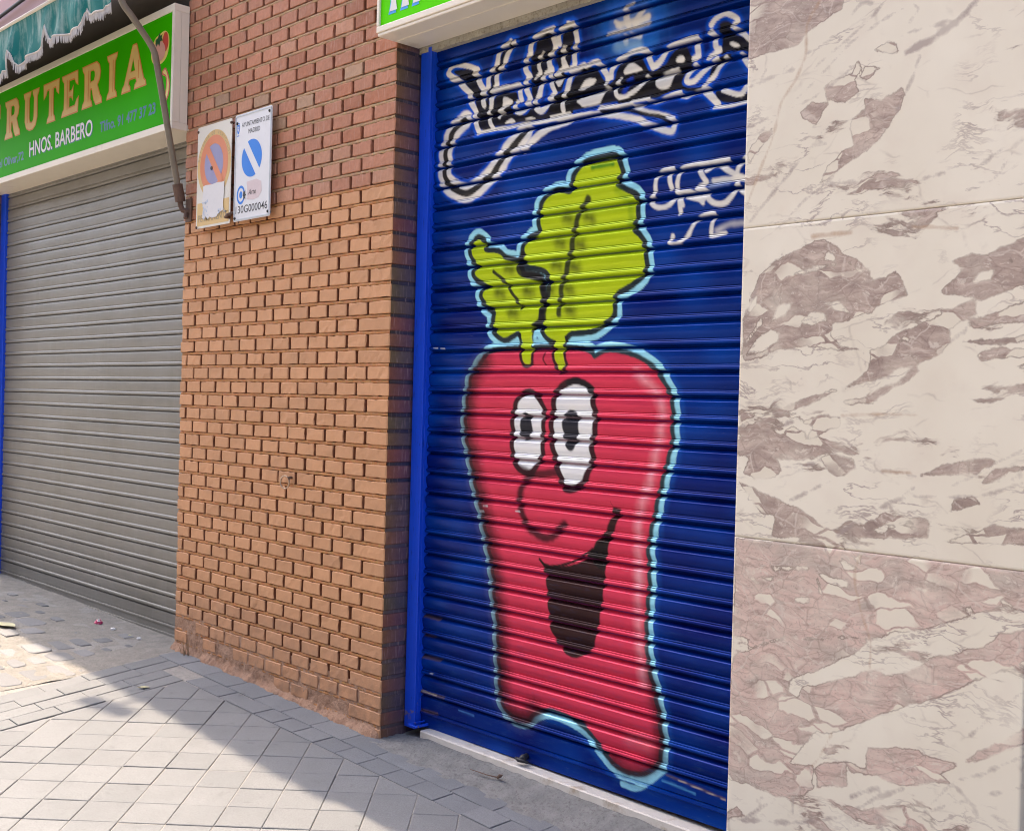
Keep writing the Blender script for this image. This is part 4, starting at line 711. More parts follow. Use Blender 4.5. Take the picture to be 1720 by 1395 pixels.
('o',(.012,.012,.015),(0,.0135),.0064,.95,((.5779,1.5353),(.6282,1.5339),(.6268,1.508),(.6247,1.4301),(.6021,1.4187),(.5843,1.4369))),
('p',(.52,.68,.008),0,.0053,.98,((.7414,1.5243),(.781,1.5233),(.7788,1.4669),(.7833,1.413),(.7655,1.3974),(.7599,1.4066),(.7411,1.4354))),
('p',(.52,.68,.008),0,.0053,.98,((.5779,1.5353),(.6282,1.5339),(.6268,1.508),(.6247,1.4301),(.6021,1.4187),(.5843,1.4369))),
('p',(.52,.68,.008),0,.0053,.98,((.6611,1.9589),(.6928,1.9868),(.7398,1.9983),(.7899,1.9855),(.8076,2.0004),(.8071,2.0317),(.8301,2.0589),(.8643,2.0776),(.9306,2.0842),(.9876,2.0796),(1.0094,2.037),(.9942,2.0092),(.9982,1.9863),(1.0428,1.962),(1.0788,1.9382),(1.0789,1.8796),(1.0647,1.8452),(1.1077,1.8),(1.1211,1.7153),(1.0726,1.6767),(1.005,1.651),(.993,1.6153),(.9947,1.5845),(.9501,1.55),(.8999,1.5326),(.8155,1.5287),(.7803,1.5108),(.7328,1.4994),(.6922,1.5256),(.6817,1.5647),(.693,1.6285),(.7134,1.672),(.6977,1.7308),(.6654,1.7518),(.5827,1.7712),(.5782,1.8166),(.5886,1.8352),(.6168,1.8534),(.6567,1.8684),(.6538,1.9209))),
('p',(.52,.68,.008),0,.0053,.98,((.3002,1.8457),(.319,1.8673),(.3394,1.8729),(.3655,1.8543),(.3753,1.8255),(.443,1.8138),(.4766,1.791),(.5353,1.7745),(.5634,1.7455),(.5671,1.7262),(.63,1.7153),(.6547,1.7016),(.6668,1.6617),(.6604,1.6104),(.6542,1.5786),(.6356,1.553),(.6096,1.5278),(.5817,1.5219),(.5582,1.5359),(.5248,1.5234),(.4859,1.5144),(.4426,1.5393),(.4316,1.5662),(.4439,1.6058),(.3946,1.6347),(.37,1.6631),(.3761,1.683),(.4015,1.7027),(.3394,1.7331),(.3225,1.7542),(.3432,1.7742),(.3109,1.8102))),
('s',(.03,.25,.02),.0122,.0128,.85,((.8891,2.0638),(.9793,2.063))),
('s',(.2,.36,.01),.0233,.0191,.5,((.9982,1.9773),(1.0567,1.9238),(1.0593,1.8518))),
('s',(.012,.012,.015),.0234,.0106,.93,((.8727,1.9643),(.8377,1.9218),(.8165,1.8735),(.8086,1.8299),(.7851,1.7438),(.762,1.682),(.7528,1.5875))),
('s',(.03,.035,.008),.0263,.0511,.85,((.7736,1.911),(.7945,1.904))),
('s',(.03,.035,.008),.0257,.0511,.85,((.8722,1.9014),(.8916,1.8947))),
('s',(.03,.035,.008),.0265,.0511,.85,((.7414,1.8317),(.7625,1.8249))),
('s',(.03,.035,.008),.0259,.0511,.85,((.832,1.8181),(.8508,1.8118))),
('s',(.03,.035,.008),.0266,.0511,.85,((.7265,1.7566),(.7478,1.75))),
('s',(.03,.035,.008),.0261,.0511,.85,((.8095,1.7447),(.829,1.7385))),
('s',(.03,.035,.008),.0268,.0511,.85,((.6937,1.6756),(.7151,1.6693))),
('s',(.03,.035,.008),.0262,.0511,.85,((.7866,1.6706),(.8067,1.6646))),
('s',(.03,.035,.008),.0262,.0511,.85,((.7938,1.601),(.8146,1.5952))),
('s',(.03,.035,.008),.0281,.0511,.85,((.4946,1.7592),(.5179,1.7524))),
('s',(.03,.035,.008),.0284,.0511,.85,((.449,1.6753),(.4723,1.6688))),
('s',(.03,.035,.008),.0275,.0511,.85,((.5927,1.6744),(.6148,1.6681))),
('s',(.03,.035,.008),.0279,.0511,.85,((.5199,1.6022),(.5428,1.596))),
('s',(.012,.012,.015),.0131,.0053,.95,((.4233,1.7512),(.49,1.7045),(.5345,1.6554),(.5718,1.6144))),
('s',(.012,.012,.015),.034,.0085,.95,((.5661,1.7983),(.5587,1.7458),(.623,1.7261),(.6664,1.7067),(.6799,1.6419),(.6722,1.5779),(.6377,1.5437))),
('s',(.36,.8,.95),.0132,.0043,.95,((.6354,1.4884),(.65,1.5332),(.6859,1.4941))),
('o',(.012,.012,.015),(-.0162,.0216),.0074,.95,((.5546,1.2435),(.57,1.2823),(.5984,1.3052),(.6299,1.3121),(.6658,1.2903),(.686,1.2529),(.6829,1.1837),(.6825,1.1207),(.6656,1.082),(.6385,1.0552),(.6065,1.0533),(.5788,1.0709),(.5552,1.1082),(.5531,1.1725))),
('o',(.012,.012,.015),(-.0162,.0243),.0074,.95,((.758,1.3106),(.7912,1.3389),(.8414,1.3495),(.8958,1.3304),(.9113,1.2764),(.9223,1.2165),(.9089,1.1557),(.9137,1.1076),(.8928,1.0582),(.8583,1.0196),(.8118,1.013),(.7892,1.0518),(.7674,1.1001),(.7464,1.1736),(.7493,1.2482))),
('s',(.012,.012,.015),.0269,.0085,.9,((.8082,1.3511),(.8439,1.3604),(.8888,1.3426),(.9127,1.3187))),
('p',(.88,.88,.87),0,.0053,.99,((.5546,1.2435),(.57,1.2823),(.5984,1.3052),(.6299,1.3121),(.6658,1.2903),(.686,1.2529),(.6829,1.1837),(.6825,1.1207),(.6656,1.082),(.6385,1.0552),(.6065,1.0533),(.5788,1.0709),(.5552,1.1082),(.5531,1.1725))),
('p',(.88,.88,.87),0,.0053,.99,((.758,1.3106),(.7912,1.3389),(.8414,1.3495),(.8958,1.3304),(.9113,1.2764),(.9223,1.2165),(.9089,1.1557),(.9137,1.1076),(.8928,1.0582),(.8583,1.0196),(.8118,1.013),(.7892,1.0518),(.7674,1.1001),(.7464,1.1736),(.7493,1.2482))),
('p',(.01,.01,.02),0,.0064,.98,((.6128,1.2512),(.6329,1.2327),(.6412,1.1949),(.6265,1.1626),(.6013,1.1552),(.5789,1.1799),(.5826,1.2185),(.5905,1.2443))),
('p',(.01,.01,.02),0,.0064,.98,((.8182,1.2654),(.8541,1.2508),(.8588,1.2023),(.851,1.1532),(.8312,1.1279),(.8065,1.139),(.7917,1.1753),(.7839,1.2306),(.8028,1.2588))),
('s',(.04,.006,.012),.0282,.0191,.92,((.6424,1.0363),(.6037,.9957),(.5858,.9494),(.6032,.8998),(.6291,.8571),(.7098,.8276),(.762,.8392),(.7881,.8666),(.8048,.88))),
('s',(.04,.008,.015),.0285,.017,.85,((.5838,1.0552),(.6621,1.0407),(.7619,1.0532))),
('s',(.04,.008,.02),.0189,.0128,.85,((.8126,.9979),(.85,1.0065))),
('p',(.016,.011,.01),0,.0064,.97,((.6961,.751),(.7285,.7343),(.8049,.7407),(.883,.7642),(.9326,.8056),(.9661,.8574),(1.0094,.8623),(1.002,.8065),(.9934,.7372),(.9869,.668),(.9707,.5689),(.9525,.4966),(.9168,.4628),(.8662,.4442),(.8144,.4595),(.7553,.5213),(.7374,.5976),(.7267,.6895),(.7125,.7236))),
('p',(.016,.011,.01),0,.0064,.97,((1.0078,.9753),(1.0183,.9563),(1.0533,.9506),(1.0384,.9082),(1.0175,.8649),(.998,.803),(.9889,.7489),(.9162,.7884),(.9689,.842),(1.0031,.9049),(1.0197,.939))),
('s',(.016,.011,.01),.009,.0043,.95,((.695,.7519),(.7229,.7348),(.7805,.7387),(.8637,.7669),(.9351,.8112))),
('s',(.05,.008,.015),.0079,.0043,.8,((.6947,1.455),(.6856,1.4359),(.6927,1.4169))),
('s',(.6,.62,.66),.0047,.0032,.8,((.0998,1.4838),(.1248,1.4822))),
('s',(.6,.62,.66),.0046,.0032,.8,((.1424,1.4808),(.1663,1.4793))),
('s',(.6,.62,.66),.0044,.0032,.8,((.3805,.8892),(.4032,.89))),
('s',(.6,.62,.66),.0044,.0032,.8,((.4028,.9106),(.4251,.9113))),
('s',(.6,.62,.66),.0043,.0032,.8,((.5701,.9055),(.5911,.9063))),
('s',(.6,.62,.66),.0046,.0032,.8,((.1279,.255),(.1435,.2557))),
('s',(.1,.4,.75),.0059,.0064,.7,((1.2492,.1325),(1.3002,.1309),(1.3749,.125))),
('s',(.1,.3,.7),.0049,.0043,.7,((.2932,.1489),(.3755,.1467))),
('s',(.2,.12,.07),.0056,.0064,.6,((1.2648,.1548),(1.4852,.1381))),
('s',(.2,.12,.07),.01,.0064,.6,((.0531,.1771),(.2097,.1789))),
('s',(.2,.12,.07),.0123,.0064,.6,((.0566,.3092),(.1779,.3124))),
('s',(.2,.12,.07),.0124,.0064,.6,((.0473,.3943),(.1397,.3957))),
('s',(.2,.12,.07),.01,.0064,.6,((.0408,.4665),(.1719,.4637))),
('s',(.2,.12,.07),.01,.0064,.6,((.0664,.1058),(.1722,.11))),
('s',(.6,.5,.4),.0028,.0021,.8,((1.311,.15),(1.4853,.1364))),
('s',(.55,.45,.35),.0051,.0032,.8,((.0793,.1811),(.1676,.1783))))
MARBLE={1:((((1.601,2.422),(1.769,2.383),(1.901,2.351),(1.892,2.314),(1.853,2.297),(1.789,2.271),(1.769,2.248),(1.695,2.245),(1.608,2.239)),((1.78,2.066),(1.815,2.087),(1.861,2.075),(1.851,2.064),(1.827,2.028),(1.791,2.047)),((1.927,1.999),(1.931,2.024),(1.959,2.041),(2.001,2.056),(2.042,2.066),(2.064,2.079),(2.073,2.06),(2.061,2.029),(2.026,1.98),(2.004,1.958),(1.972,1.941),(1.934,1.92),(1.867,1.881),(1.838,1.867),(1.866,1.912),(1.905,1.942),(1.943,1.958)),((1.992,2.189),(2.019,2.205),(2.047,2.195),(2.052,2.173),(2.034,2.168)),((1.951,2.129),(1.965,2.148),(2.021,2.143),(1.989,2.13),(1.966,2.118)),((1.849,2.117),(1.879,2.133),(1.927,2.142),(1.945,2.177),(1.951,2.15),(1.937,2.123),(1.948,2.091),(1.91,2.071),(1.86,2.088)),((1.616,1.981),(1.654,2.022),(1.691,2.035),(1.697,2.02),(1.66,1.989),(1.623,1.957)),((1.968,2.066),(2.005,2.059),(2.001,2.039),(1.968,2.04))),(),((.0173,((2.247,2.253),(2.206,2.218),(2.144,2.187),(2.074,2.164))),(.0067,((2.11,2.149),(2.094,2.106),(2.065,2.045),(2.026,1.98),(1.934,1.92),(1.798,1.831),(1.737,1.783))),(.0093,((1.628,1.793),(1.723,1.885),(1.824,1.979),(1.853,2.015))),(.0093,((1.621,2.164),(1.692,2.177),(1.75,2.184))),(.0053,((1.62,2.053),(1.727,2.08),(1.83,2.103),(1.927,2.155))),(.0067,((1.817,2.176),(1.895,2.222),(1.97,2.266),(2.007,2.301))),(.0067,((1.922,2.29),(1.95,2.314),(2.002,2.302))),(.0053,((1.621,2.013),(1.778,2.111),(1.877,2.186),(1.953,2.236),(2.062,2.276))),(.006,((1.878,1.866),(1.936,1.864),(1.993,1.853))),(.004,((2.021,1.862),(2.102,1.848),(2.18,1.859))),(.006,((2.259,1.857),(2.326,1.899),(2.372,1.912))),(.004,((2.256,1.829),(2.296,1.825),(2.342,1.881))),(.0073,((2.051,2.211),(2.108,2.215),(2.194,2.217))),(.006,((1.79,2.217),(1.826,2.227),(1.865,2.241))),(.0047,((1.627,2.166),(1.659,2.188),(1.695,2.236))),(.0047,((1.844,1.981),(1.824,1.975),(1.864,1.973))),(.0047,((2.089,2.282),(2.102,2.262),(2.072,2.227)))),((.006,((1.832,2.355),(1.793,2.292),(1.79,2.217),(1.761,2.155),(1.721,2.103),(1.697,2.016),(1.662,1.938),(1.621,1.845))),)),
2:((((1.617,1.527),(1.667,1.646),(1.722,1.684),(1.776,1.704),(1.861,1.726),(1.914,1.687),(1.958,1.667),(1.989,1.643),(2.003,1.614),(2.038,1.617),(2.062,1.632),(2.08,1.604),(2.099,1.57),(2.064,1.561),(2.029,1.552),(1.993,1.531),(1.957,1.521),(1.894,1.506),(1.889,1.478),(1.921,1.449),(1.984,1.437),(1.922,1.44),(1.857,1.447),(1.818,1.451),(1.743,1.446),(1.709,1.441),(1.681,1.423),(1.62,1.415)),((1.996,1.437),(2.044,1.452),(2.078,1.479),(2.124,1.494),(2.179,1.519),(2.228,1.543),(2.265,1.552),(2.266,1.521),(2.235,1.501),(2.202,1.486),(2.206,1.455),(2.188,1.428),(2.127,1.402),(2.081,1.392),(2.035,1.37),(1.986,1.359),(1.937,1.342),(1.974,1.364),(1.998,1.392),(2.003,1.42)),((2.208,1.644),(2.251,1.656),(2.293,1.653),(2.324,1.671),(2.384,1.687),(2.387,1.581),(2.332,1.569),(2.281,1.551),(2.227,1.564),(2.178,1.572),(2.199,1.592),(2.241,1.626)),((2.256,1.495),(2.298,1.514),(2.338,1.528),(2.388,1.544),(2.39,1.496),(2.334,1.498),(2.293,1.499)),((1.932,1.308),(1.988,1.325),(2.035,1.342),(2.082,1.359),(2.121,1.402),(2.133,1.386),(2.094,1.359),(2.059,1.343),(2.013,1.303),(1.951,1.302)),((1.619,1.278),(1.672,1.267),(1.687,1.267),(1.62,1.25)),((1.694,1.268),(1.782,1.299),(1.899,1.341),(1.912,1.336),(1.836,1.3),(1.749,1.275)),((1.758,1.222),(1.784,1.241),(1.818,1.224),(1.826,1.19),(1.806,1.183),(1.765,1.205)),((1.811,1.253),(1.863,1.272),(1.921,1.268),(1.922,1.245),(1.871,1.226),(1.832,1.207),(1.844,1.243)),((1.617,1.193),(1.667,1.201),(1.704,1.172),(1.747,1.145),(1.754,1.122),(1.734,1.102),(1.671,1.092),(1.635,1.108),(1.648,1.145)),((1.867,1.163),(1.918,1.171),(1.956,1.162),(1.972,1.14),(1.938,1.121),(1.913,1.117),(1.88,1.146)),((1.617,1.083),(1.686,1.063),(1.757,1.039),(1.812,1.026),(1.859,1.001),(1.905,.962),(1.726,.944),(1.738,1.002),(1.695,1.004)),((2.141,1.134),(2.213,1.165),(2.292,1.185),(2.329,1.176),(2.283,1.148),(2.186,1.137)),((2.294,1.123),(2.324,1.161),(2.4,1.168),(2.345,1.147)),((2.232,1.082),(2.279,1.091),(2.29,1.076),(2.243,1.057),(2.216,1.049)),((1.962,.977),(2.046,1.029),(2.139,1.032),(2.173,1.024),(2.163,.986),(1.962,.965)),((2.218,.981),(2.323,1.028),(2.404,1.028),(2.405,.995)),((2.274,1.422),(2.31,1.437),(2.392,1.431),(2.392,1.421),(2.285,1.412)),((2.241,1.454),(2.336,1.457),(2.391,1.466),(2.391,1.453),(2.284,1.448))),(((1.706,1.518),(1.732,1.565),(1.777,1.569),(1.754,1.534)),((1.796,1.51),(1.828,1.543),(1.874,1.536),(1.874,1.513),(1.836,1.503)),((1.86,1.562),(1.905,1.566),(1.944,1.539),(1.944,1.525)),((1.778,1.642),(1.831,1.659),(1.895,1.66),(1.837,1.647)),((1.863,1.674),(1.875,1.696),(1.895,1.683),(1.895,1.669)),((1.62,1.521),(1.655,1.562),(1.668,1.598),(1.64,1.587)),((1.623,1.448),(1.636,1.484),(1.678,1.531),(1.682,1.519)),((1.627,1.427),(1.651,1.466),(1.707,1.497),(1.735,1.488),(1.729,1.464),(1.688,1.441)),((1.933,1.663),(1.977,1.638),(1.965,1.633)),((2.073,1.457),(2.09,1.473),(2.108,1.467),(2.102,1.457)),((2.253,1.589),(2.274,1.613),(2.305,1.617),(2.3,1.596)),((2.315,1.636),(2.355,1.644),(2.35,1.631)),((2.011,.987),(2.058,1.008),(2.082,1.005),(2.047,.98)),((2.093,1.011),(2.122,1.019),(2.134,1.004))),((.008,((1.754,1.13),(1.808,1.136),(1.867,1.148))),(.006,((1.969,1.132),(2.054,1.14),(2.136,1.131))),(.0067,((1.784,1.047),(1.843,1.075),(1.907,1.108))),(.008,((1.924,.967),(2.015,1.032),(2.114,1.078),(2.237,1.088),(2.321,1.104),(2.401,1.138))),(.004,((2.091,1.071),(2.125,1.101))),(.006,((2.187,1.094),(2.267,1.137),(2.398,1.215))),(.0047,((2.204,1.449),(2.246,1.485))),(.006,((1.621,1.515),(1.674,1.645),(1.735,1.695))),(.0047,((2.068,1.058),(2.081,1.037),(2.127,1.031))),(.006,((1.618,1.299),(1.707,1.298),(1.749,1.287))),(.0047,((2.257,1.453),(2.274,1.438),(2.263,1.433))),(.0053,((2.366,1.138),(2.385,1.149),(2.381,1.114),(2.362,1.107))),(.0053,((1.617,1.418),(1.681,1.429),(1.709,1.441))),(.0067,((1.62,1.235),(1.666,1.249),(1.702,1.226),(1.784,1.252))),(.004,((1.984,1.431),(1.992,1.392))),(.0047,((1.623,1.016),(1.639,.993),(1.675,.99)))),((.006,((1.927,1.273),(2.037,1.279),(2.131,1.279))),(.0107,((1.828,1.737),(1.886,1.738),(1.937,1.737))),(.0067,((2.105,1.737),(2.167,1.729),(2.217,1.722))),(.0053,((2.042,1.139),(2.078,1.138),(2.118,1.138))))),
3:((((1.613,.93),(2.407,.936),(2.409,.847),(2.34,.842),(2.289,.824),(2.258,.804),(2.15,.761),(2.07,.737),(2.029,.72),(1.95,.712),(1.881,.695),(1.783,.685),(1.715,.656),(1.617,.618)),((1.614,.603),(1.715,.653),(1.783,.682),(1.881,.692),(1.95,.709),(2.03,.717),(1.976,.672),(1.915,.633),(1.852,.599),(1.793,.57),(1.794,.541),(1.821,.529),(1.84,.562),(1.91,.587),(1.978,.617),(2.038,.65),(2.131,.656),(2.18,.697),(2.26,.727),(2.312,.746),(2.352,.783),(2.411,.805),(2.413,.734),(2.339,.69),(2.283,.659),(2.21,.608),(2.133,.576),(2.071,.542),(2.006,.506),(1.927,.461),(1.883,.456),(1.845,.413),(1.801,.351),(1.873,.363),(1.875,.306),(1.849,.282),(1.763,.254),(1.693,.265),(1.607,.267),(1.609,.419)),((1.88,.359),(1.911,.383),(1.967,.397),(1.972,.337),(1.913,.322),(1.888,.309)),((1.967,.397),(2.022,.394),(2.032,.446),(2.102,.465),(2.159,.47),(2.193,.462),(2.258,.462),(2.216,.426),(2.243,.412),(2.206,.408),(2.162,.386),(2.105,.377),(2.046,.383),(1.986,.374)),((2.273,.476),(2.319,.513),(2.379,.552),(2.417,.586),(2.418,.551),(2.345,.504),(2.279,.47)),((1.61,.17),(1.642,.197),(1.668,.18),(1.611,.152))),(((1.925,.911),(1.993,.924),(1.994,.891),(1.945,.879)),((1.869,.864),(1.958,.853),(1.959,.836),(1.908,.841)),((1.729,.865),(1.843,.881),(1.85,.868),(1.743,.852)),((1.799,.792),(1.852,.799),(1.846,.781),(1.806,.778)),((2.344,.863),(2.375,.852),(2.36,.842)),((1.87,.847),(1.89,.81),(1.878,.809)),((1.66,.827),(1.696,.819),(1.689,.809)),((1.778,.83),(1.832,.808),(1.812,.811)),((2.257,.825),(2.278,.838),(2.284,.818)),((1.893,.918),(1.918,.921),(1.913,.906)),((1.695,.831),(1.744,.837),(1.73,.824)),((2.135,.86),(2.18,.866),(2.164,.853)),((2.038,.644),(2.096,.662),(2.131,.654),(2.068,.639)),((1.615,.663),(1.673,.661),(1.66,.629),(1.61,.614))),((.012,((1.603,.15),(1.731,.18),(1.865,.217),(1.965,.262),(2.048,.324),(2.123,.37))),(.0067,((2.243,.412),(2.191,.346),(2.18,.327))),(.006,((2.249,.413),(2.287,.382),(2.314,.353))),(.0073,((2.249,.419),(2.321,.457),(2.419,.524))),(.0067,((2.312,.399),(2.421,.453))),(.0073,((1.675,.176),(1.716,.211),(1.757,.24))),(.0053,((1.817,.274),(1.818,.222))),(.0133,((1.982,.312),(2.018,.332),(2.059,.354))),(.0053,((2.164,.312),(2.271,.378),(2.349,.363))),(.0053,((2.049,.307),(2.074,.254))),(.0047,((2.287,.536),(2.342,.599),(2.405,.663))),(.0067,((1.716,.223),(1.702,.231),(1.729,.245),(1.763,.248))),(.006,((1.967,.218),(2.05,.28),(2.108,.291),(2.165,.275)))),((.0047,((1.993,.924),(1.976,.872),(1.997,.781),(2.023,.719),(2.026,.648))),(.004,((1.927,.461),(1.897,.403),(1.873,.363)))))}

cur, XX, ZZ, TT = make_curtain('curtain', bs, .052, 1.66, .1385, rows, .0032, M['paint'])
base = np.zeros(XX.shape + (3,)); nb = smooth_noise(XX.shape, (60, 14), 31); nb2 = smooth_noise(XX.shape, (14, 10), 32)
base[:] = (.0, .0065, .135); base += (nb * .5 + nb2 * .5)[..., None] ** 1.5 * np.array([.0, .055, .25])
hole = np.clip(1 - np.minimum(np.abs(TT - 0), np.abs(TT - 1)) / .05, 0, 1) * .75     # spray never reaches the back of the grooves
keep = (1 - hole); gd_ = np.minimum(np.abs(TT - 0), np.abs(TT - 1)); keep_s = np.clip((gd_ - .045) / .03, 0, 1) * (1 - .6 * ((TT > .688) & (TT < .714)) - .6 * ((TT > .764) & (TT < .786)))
gr = smooth_noise(XX.shape, (240, 130), 33)
def mixin(sl, col, a, light=False):
    a = (a * (keep_s if light else keep)[sl])[..., None]; base[sl] = base[sl] * (1 - a) + np.array(col) * a
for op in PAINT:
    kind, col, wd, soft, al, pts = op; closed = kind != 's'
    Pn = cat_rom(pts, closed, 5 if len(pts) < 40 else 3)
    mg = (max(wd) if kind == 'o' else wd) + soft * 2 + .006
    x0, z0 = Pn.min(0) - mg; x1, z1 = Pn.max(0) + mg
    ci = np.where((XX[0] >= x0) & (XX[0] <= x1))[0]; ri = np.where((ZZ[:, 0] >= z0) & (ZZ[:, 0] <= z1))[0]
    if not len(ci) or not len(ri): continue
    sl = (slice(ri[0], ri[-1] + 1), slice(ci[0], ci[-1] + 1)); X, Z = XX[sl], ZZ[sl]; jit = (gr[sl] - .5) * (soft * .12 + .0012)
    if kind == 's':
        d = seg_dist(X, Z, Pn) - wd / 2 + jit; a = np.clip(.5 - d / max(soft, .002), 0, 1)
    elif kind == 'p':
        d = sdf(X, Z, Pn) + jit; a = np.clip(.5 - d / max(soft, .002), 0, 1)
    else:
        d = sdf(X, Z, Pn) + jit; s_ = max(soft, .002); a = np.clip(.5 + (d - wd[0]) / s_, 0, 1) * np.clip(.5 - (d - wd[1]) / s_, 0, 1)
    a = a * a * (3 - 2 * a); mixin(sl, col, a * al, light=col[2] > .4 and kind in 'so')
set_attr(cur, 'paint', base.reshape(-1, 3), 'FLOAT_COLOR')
MB().box(.0135, .0755, .107, .119, .036, 2.62, b=.0015).box(.0635, .0755, .1195, .165, .036, 2.62, b=.0015).box(.0135, .0255, .1195, .165, .036, 2.62).build('guide_rail', M['post'], bs)
MB().box(.098, .150, .055, .063, .066, .071, b=.001).box(.098, .104, .055, .134, .0655, .0705, b=.001).box(.120, .126, .064, .134, .056, .0645).build('latch', M['post'], bs)
MB().tube([(.655, .138, .066), (.655, .118, .064), (.655, .104, .060)], [.011, .012, .007], 10).tube([(.63, .108, .060), (.655, .098, .061), (.69, .108, .058)], [.005, .008, .005], 8).build('lock', M['dark'], bs, smooth=True)
# ---- grey shutter
gs = empty('roller_shutter', (-2.85, .11, .09), 'grey galvanised roller shutter, closed, under the awning', 'roller shutter')
rows = curtain_rows(.188 + 32 * .0774, 32, .0774, .088, FLAT)
make_curtain('curtain', gs, -4.20, -1.60, .108, subdivide_rows(rows, .03), .05, M['galv'], .0016)
MB().box(-4.245, -4.168, .088, .135, .08, 2.70, b=.003).build('guide_rail', M['post'], gs)
MB().box(-4.167, -1.61, .094, .120, .073, .0865, b=.002).build('bottom_bar', M['galv'], gs)
mb = MB()
for i in range(24):
    xa = -4.167 + i * (2.557 / 24); xb = xa + 2.557 / 24; mb.box(xa, xb + .0005, .0955 + random.uniform(-.002, .002), .1185, G((xa + xb) / 2, .1) - .02, .0722 + .0, 0)
mb.build('rubber_seal', M['seal'], gs)

# ------------------------------------------------------------------ marble pillar
mp = empty('marble_pillar', (2.0, -.02, -.08), 'marble clad pillar right of the blue shutter, cream with purple grey veins', 'pillar')
def slab(k, x0, x1, z0, z1, data):
    y = -.03; b = .0018
    X = np.concatenate([[x0, x0], np.linspace(x0 + b, x1 - b, 150), [x1, x1]]); Z = np.concatenate([[z1, z1], np.linspace(z1 - b, z0 + b, 150), [z0, z0]])
    nr, nc = len(Z), len(X); XX = np.repeat(X[None], nr, 0); ZZ = np.repeat(Z[:, None], nc, 1); YY = np.full(XX.shape, y)
    ri = np.arange(nr)[:, None]; ci = np.arange(nc)[None, :]
    ring1 = (ri == 1) | (ri == nr - 2) | (ci == 1) | (ci == nc - 2); ring0 = (ri == 0) | (ri == nr - 1) | (ci == 0) | (ci == nc - 1)
    YY[ring1] = y + b; YY[ring0] = y + .028
    o = mesh_obj('marble_slab', np.stack([XX, YY, ZZ], -1).reshape(-1, 3), grid_faces(nr, nc), m_marble(k), parent=mp)
    P, I, Ln, Oc = data
    d = np.full(XX.shape, 9.)
    for p in P: d = np.minimum(d, sdf(XX, ZZ, np.array(p)))
    for p in I: d = np.maximum(d, -sdf(XX, ZZ, np.array(p)))
    dl = np.full(XX.shape, 9.)
    for wd, p in Ln: dl = np.minimum(dl, seg_dist(XX, ZZ, cat_rom(p)) - wd / 2)
    do = np.full(XX.shape, 9.)
    for wd, p in Oc: do = np.minimum(do, seg_dist(XX, ZZ, cat_rom(p)) - wd / 2)
    for nme, a in (('vein', d), ('line', dl), ('ochre', do)): set_attr(o, nme, np.clip(a, -.2, .2))
MX0, MX1 = 1.609, 2.406
shift = lambda D, dz: tuple([[tuple((x, z + dz) for x, z in p) for p in D[0]], [tuple((x, z + dz) for x, z in p) for p in D[1]], [(w_, tuple((x, z + dz) for x, z in p)) for w_, p in D[2]], [(w_, tuple((x, z + dz) for x, z in p)) for w_, p in D[3]]])
slab(3, MX0, MX1, -.14, .9318, MARBLE[3]); slab(2, MX0, MX1, .9330, 1.7762, MARBLE[2]); slab(1, MX0, MX1, 1.7776, 2.6206, MARBLE[1]); slab(4, MX0, MX1, 2.6220, 3.40, shift(MARBLE[2], 1.69))
MB().box(MX0 + .004, MX1 - .004, -.0015, .30, -.14, 3.40).build('backing', M['cement'], mp)
# ------------------------------------------------------------------ door past the pillar
dr = empty('door', (2.95, .1, -.13), 'dark brown wooden door beyond the marble pillar', 'door')
MB().box(2.4085, 2.50, .02, .12, -.14, 2.45, b=.004).box(3.40, 3.49, .02, .12, -.14, 2.45, b=.004).box(2.5005, 3.3995, .02, .12, 2.36, 2.45, b=.004).build('door_frame', M['wood'], dr)
mb = MB().box(2.503, 3.397, .07, .11, -.13, 2.357)
for a, b_, c, d_ in ((2.58, 2.92, .05, .9), (2.98, 3.32, .05, .9), (2.58, 2.92, 1.05, 2.25), (2.98, 3.32, 1.05, 2.25)): mb.box(a, b_, .055, .069, c, d_, b=.006)
mb.build('door_leaf', M['wood'], dr)
# ------------------------------------------------------------------ doorstep and lintel
mb = MB(); n = 40
for i in range(n):
    xa = .13 + i * (1.52 / n); xb = xa + 1.52 / n; f = lambda x: .0475 - .0125 * x + mnoise.noise((x * 9, 2, 2)) * .0012
    za, zb = f(xa), f(xb); yf = .091
    mb.add([(xa, yf, za - .030), (xb, yf, zb - .030), (xb, yf, zb - .004), (xa, yf, za - .004), (xb, yf + .004, zb), (xa, yf + .004, za), (xb, .2, zb), (xa, .2, za)], [(0, 1, 2, 3), (3, 2, 4, 5), (5, 4, 6, 7)])
tag(mb.build('doorstep', M['white_stone'], loc=(.8, .12, .03)), 'thin white stone doorstep edge under the blue shutter', 'doorstep')
nx, nz = 160, 10; hn = smooth_noise((nz, nx), (6, 60), 41); hb = smooth_noise((2, nx), (1, 46), 42)[0]; xs_ = np.linspace(0.002, 1.608, nx); V = []
for j in range(nz):
    for i, x in enumerate(xs_):
        v_ = j / (nz - 1); zb = 2.594 + hb[i] * .012
        V.append((x, .1005 + (hn[j, i] - .5) * .007 + (.012 if hb[i] > .62 and v_ > .72 else 0), 2.70 + (zb - 2.70) * v_))
li = tag(mesh_obj('lintel', V, grid_faces(nz, nx), M['cement'], smooth=True, loc=(.8, .1, 2.6)), 'cracked grey cement lintel between the lime sign and the blue shutter', 'lintel')
MB().box(.002, 1.608, .1075, .30, 2.603, 3.40).build('lintel_beam', M['cement'], li)

